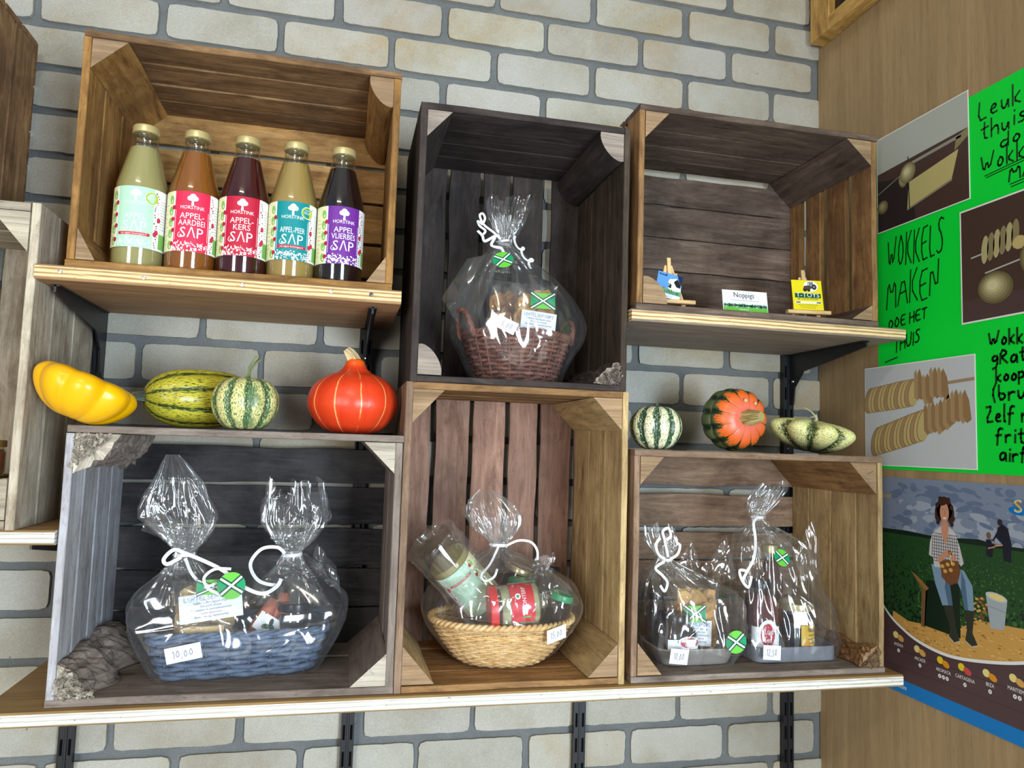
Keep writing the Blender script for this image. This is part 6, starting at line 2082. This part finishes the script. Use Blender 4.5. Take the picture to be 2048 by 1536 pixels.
b0 = mb.add([tuple(oh + Mh @ Vector(q)) for q in hood.v])
for f in hood.f:
    mb.face([b0 + q for q in f])
film_surface(mb, [(.105, .055, .05, .086, -.01), (.135, .036, .034, .080, -.01), (.158, .014, .013, .074, -.01), (.166, .009, .009, .073, -.01), (.176, .014, .011, .074, -.01), (.186, .016, .012, .076, -.01)], 60, 36, 6.1, .007, topw=.008)
mb.build('film', M_CELLO, t, smooth=True)
mb = MB()
strip(mb, [V(-.009 + .0155 * math.cos(a), -.0145 * math.sin(a), .206) for a in [2 * PI * k / 24 for k in range(25)]], .0055)
strip(mb, spline([(.004, -.012, .206), (.024, -.02, .216), (.046, -.024, .214), (.058, -.024, .200), (.060, -.022, .182)], 40), .0042)
strip(mb, spline([(-.012, -.016, .204), (-.030, -.04, .176), (-.046, -.052, .160), (-.040, -.056, .150), (-.024, -.052, .156), (-.018, -.050, .170)], 40), .0040)
mb.build('ribbon', M_RIBBON, t)
price_tag(t, (.083, -.0905, .066), (.45, -1, -.25), .040, .026, '15,00', .22)

# ---- two tray packs in the russet crate
FR = -1.2505
M_TIN = plain('brushed_tin', (160, 156, 150), .42, .5, .35)
M_SLATE = plain('grey_painted_tray', (122, 128, 138), .55, .35, noise_amt=.15, nscale=40)


def tray(label, loc, rz, bot, top, H, mat, lip=.004, p=4.5):
    t = thing('serving_tray', label, 'tray', loc, (0, 0, rz), 'gift pack trays')
    mb = MB()
    n = 72
    rows = []
    for (sx, sy), z in (((bot[0] * .3, bot[1] * .3), .0008), (bot, .0008), (top, H), ((top[0] + lip, top[1] + lip), H), ((top[0] + lip, top[1] + lip), H + .0012), ((top[0] - .002, top[1] - .002), H + .0012), ((bot[0] - .002, bot[1] - .002), .004), ((bot[0] * .3, bot[1] * .3), .004)):
        rows.append([(x, y, z) for x, y, _, _ in outline(sx, sy, p, n)])
    b = mb.grid(rows, n, len(rows) - 1, True)
    mb.face([b + k for k in range(n)][::-1]); mb.face([b + (len(rows) - 1) * n + k for k in range(n)])
    mb.build('pan', mat, t, smooth='auto')
    return t


TX, TY = 1.2640, -.212
tray('brushed metal tray under the left gift pack', (TX, TY, FR), .02, (.068, .044), (.080, .054), .030, M_TIN)
jar('squat black-lidded jam jar with a red round logo, front of the metal tray', (TX - .034, TY - .018, FR + .024), (0, 0, 0), .0325, .064, M_JAMD, M_LIDB, .012, sq=5, neck=.66, shoulder=.62, draw=lab_land, a0=.30, lidr=.0245)
jar('tall black-lidded jam jar at the back left of the metal tray', (TX - .052, TY + .034, FR + .0045), (0, 0, 0), .019, .112, M_JAMD, M_LIDB, .012, sq=5, neck=.7)
chips_bag('bag of golden crisps with a flag sticker on the metal tray', (TX + .022, TY + .012, FR + .006), -.04, .096, .128, .042, M_CRISP, 31, 80, flag=(-.014, .078, .042, .030), card=(-.006, .044, .048, .046, -.08))
t = wrap('crumpled clear cellophane over the metal tray', (TX, TY, FR - .0002))
mb = MB()
film_surface(mb, [(.0008, .076, .052, 0, 0), (.015, .084, .059, 0, 0), (.030, .093, .067, 0, 0), (.06, .096, .069, .0, 0), (.095, .094, .067, -.001, 0), (.125, .088, .058, -.005, 0), (.150, .058, .038, -.028, 0), (.170, .028, .022, -.042, 0), (.184, .0125, .012, -.050, 0), (.194, .015, .013, -.052, 0), (.214, .024, .018, -.056, .002), (.236, .024, .016, -.062, .004)], 110, 84, 7.9, .010, p=4., topw=.018)
film_surface(mb, [(.150, .045, .032, -.03, 0), (.182, .010, .010, -.050, 0), (.205, .018, .013, -.053, 0)], 60, 30, 3.3, .008, pleat=17, topw=.010)
flap(mb, [(-.012, -.012, .150), (.014, -.02, .176), (-.002, -.01, .222), (-.030, .0, .165)], 9.1)
flap(mb, [(.040, -.010, .130), (.088, -.015, .150), (.078, .0, .226), (.030, .01, .165)], 4.1, amp=.007)
mb.build('film', M_CELLO, t, smooth=True)
mb = MB()
strip(mb, [V(-.050 + .014 * math.cos(a), -.0135 * math.sin(a), .184) for a in [2 * PI * k / 24 for k in range(25)]], .005)
for ctl in ([(-.056, -.014, .186), (-.072, -.02, .196), (-.078, -.022, .214), (-.070, -.022, .226)], [(-.050, -.014, .190), (-.060, -.02, .222), (-.066, -.024, .238), (-.054, -.022, .244), (-.048, -.02, .230), (-.056, -.02, .222)],
            [(-.058, -.016, .182), (-.080, -.026, .172), (-.070, -.034, .160), (-.058, -.03, .146), (-.066, -.036, .132), (-.074, -.034, .142)], [(-.046, -.014, .186), (-.034, -.02, .196), (-.030, -.022, .212), (-.036, -.022, .216)]):
    strip(mb, spline(ctl, 40), .0050, (0, -1, .2))
mb.build('ribbon', M_RIBBON, t)
round_tag(t, (.0600, -.0685, .046), (0, -1, -.02), .0205, .12)
price_tag(t, (-.052, -.0695, .0240), (-.05, -1, -.1), .034, .027, '10,00', -.10)

SX, SY = 1.4650, -.200
tray('grey painted wooden tray under the right gift pack', (SX, SY, FR), .0, (.086, .058), (.086, .058), .026, M_SLATE, lip=.0006, p=9.)
jar('tall black-lidded red jam jar with a red round logo, left on the grey tray', (SX - .056, SY - .022, FR + .0045), (0, 0, 0), .0265, .140, M_JAMR, M_LIDB, .012, sq=5, neck=.72, shoulder=.80, draw=lab_land, a0=-.05, lidr=.0205)
jar('eight-sided gold-lidded dark jar with a yellow label, front of the grey tray', (SX + .022, SY - .018, FR + .0045), (0, 0, .1), .0335, .098, M_NAVYJ, M_LIDG, .012, octo=8, neck=.92, shoulder=.80, draw=lab_honey, a0=-.35)
jar('tall gold-capped sauce bottle with a red label at the back of the grey tray', (SX + .000, SY + .036, FR + .0045), (0, 0, 0), .0255, .200, M_SAUCE, M_LIDG, .014, neck=.55, shoulder=.66, draw=lab_red, a0=-.1, name='sauce_bottle', cat='bottle')
t = wrap('clear cellophane rising to a tied point over the grey tray', (SX, SY, FR - .0002))
mb = MB()
film_surface(mb, [(.0008, .091, .063, 0, 0), (.02, .094, .066, 0, 0), (.045, .096, .068, 0, 0), (.085, .094, .064, -.002, 0), (.125, .080, .058, -.010, .002), (.165, .070, .058, -.016, .008), (.205, .060, .052, -.018, .014), (.232, .038, .034, -.032, .013), (.252, .014, .013, -.042, .012), (.262, .0105, .010, -.044, .012), (.272, .014, .012, -.042, .012), (.290, .024, .015, -.034, .012), (.312, .026, .016, -.020, .012), (.326, .020, .014, -.010, .012)], 110, 90, 1.7, .009, p=5., topw=.018)
film_surface(mb, [(.225, .03, .024, -.034, .012), (.258, .008, .008, -.044, .012), (.285, .018, .011, -.036, .012), (.305, .022, .012, -.026, .012)], 60, 30, 5.3, .008, pleat=15, topw=.012)
flap(mb, [(.050, .01, .130), (.095, .0, .160), (.080, .01, .262), (.040, .015, .190)], 6.4, amp=.006)
mb.build('film', M_CELLO, t, smooth=True)
mb = MB()
strip(mb, [V(-.044 + .012 * math.cos(a), .012 - .0115 * math.sin(a), .262) for a in [2 * PI * k / 24 for k in range(25)]], .005)
strip(mb, spline([(-.050, .0, .262), (-.066, -.012, .252), (-.068, -.022, .222), (-.078, -.034, .190), (-.098, -.044, .166), (-.112, -.050, .150)], 50), .0052, (-.3, -1, .1))
strip(mb, spline([(-.098, -.046, .166), (-.116, -.048, .168), (-.112, -.05, .150), (-.100, -.052, .138), (-.094, -.052, .158)], 30), .0052)
mb.build('ribbon', M_RIBBON, t)
round_tag(t, (-.030, -.052, .192), (.1, -1, .45), .0165, -.25)
price_tag(t, (-.062, -.0700, .0220), (-.05, -1, .05), .035, .026, '12,50', -.06)

# ---- jar on a block inside the bleached crate at the left edge
mb = MB(); plank(mb, V(-.15, -.24, 0), V(.235, 0, 0), V(0, .12, 0), V(0, 0, .058), n=8, jit=.001, ch=.002)
tag(mb.build('wooden_block', W_UMBERS, None, (0, 0, -.9935)), 'brown wooden block under the amber jar inside the bleached crate', 'block')
jar('amber preserve jar with a dark lid inside the bleached crate at the left edge', (.0620, -.200, -.9350), (0, 0, 0), .029, .056, M_JAMO, plain('ochre_lid', (120, 92, 40), .4, .5), .010, neck=.92, group=None)

# ---- wisps of straw caught on top of the dark crate
mb = MB()
r = random.Random(4)
for q in range(34):
    p = V(r.uniform(-.028, .020), r.uniform(-.030, .012), .0016 + r.uniform(0, .008))
    dr = V(r.uniform(-1, 1), r.uniform(-.6, .6), r.uniform(-.05, .25)).normalized() * r.uniform(.010, .024)
    mb.tube([p - dr * .5 + V(0, 0, .001), p + V(0, 0, r.uniform(0, .003)), p + dr * .5], .0005, 4, tone=r.uniform(.8, 1.2))
mb.v = [(x, y, max(z, .0004)) for x, y, z in mb.v]
tag(mb.build('straw', wicker_mat('dry_straw', (176, 150, 104), (216, 194, 148)), None, (1.062, -.262, -.2818)), 'wisps of dry straw on the top right corner of the dark crate', 'straw', None, 'stuff')
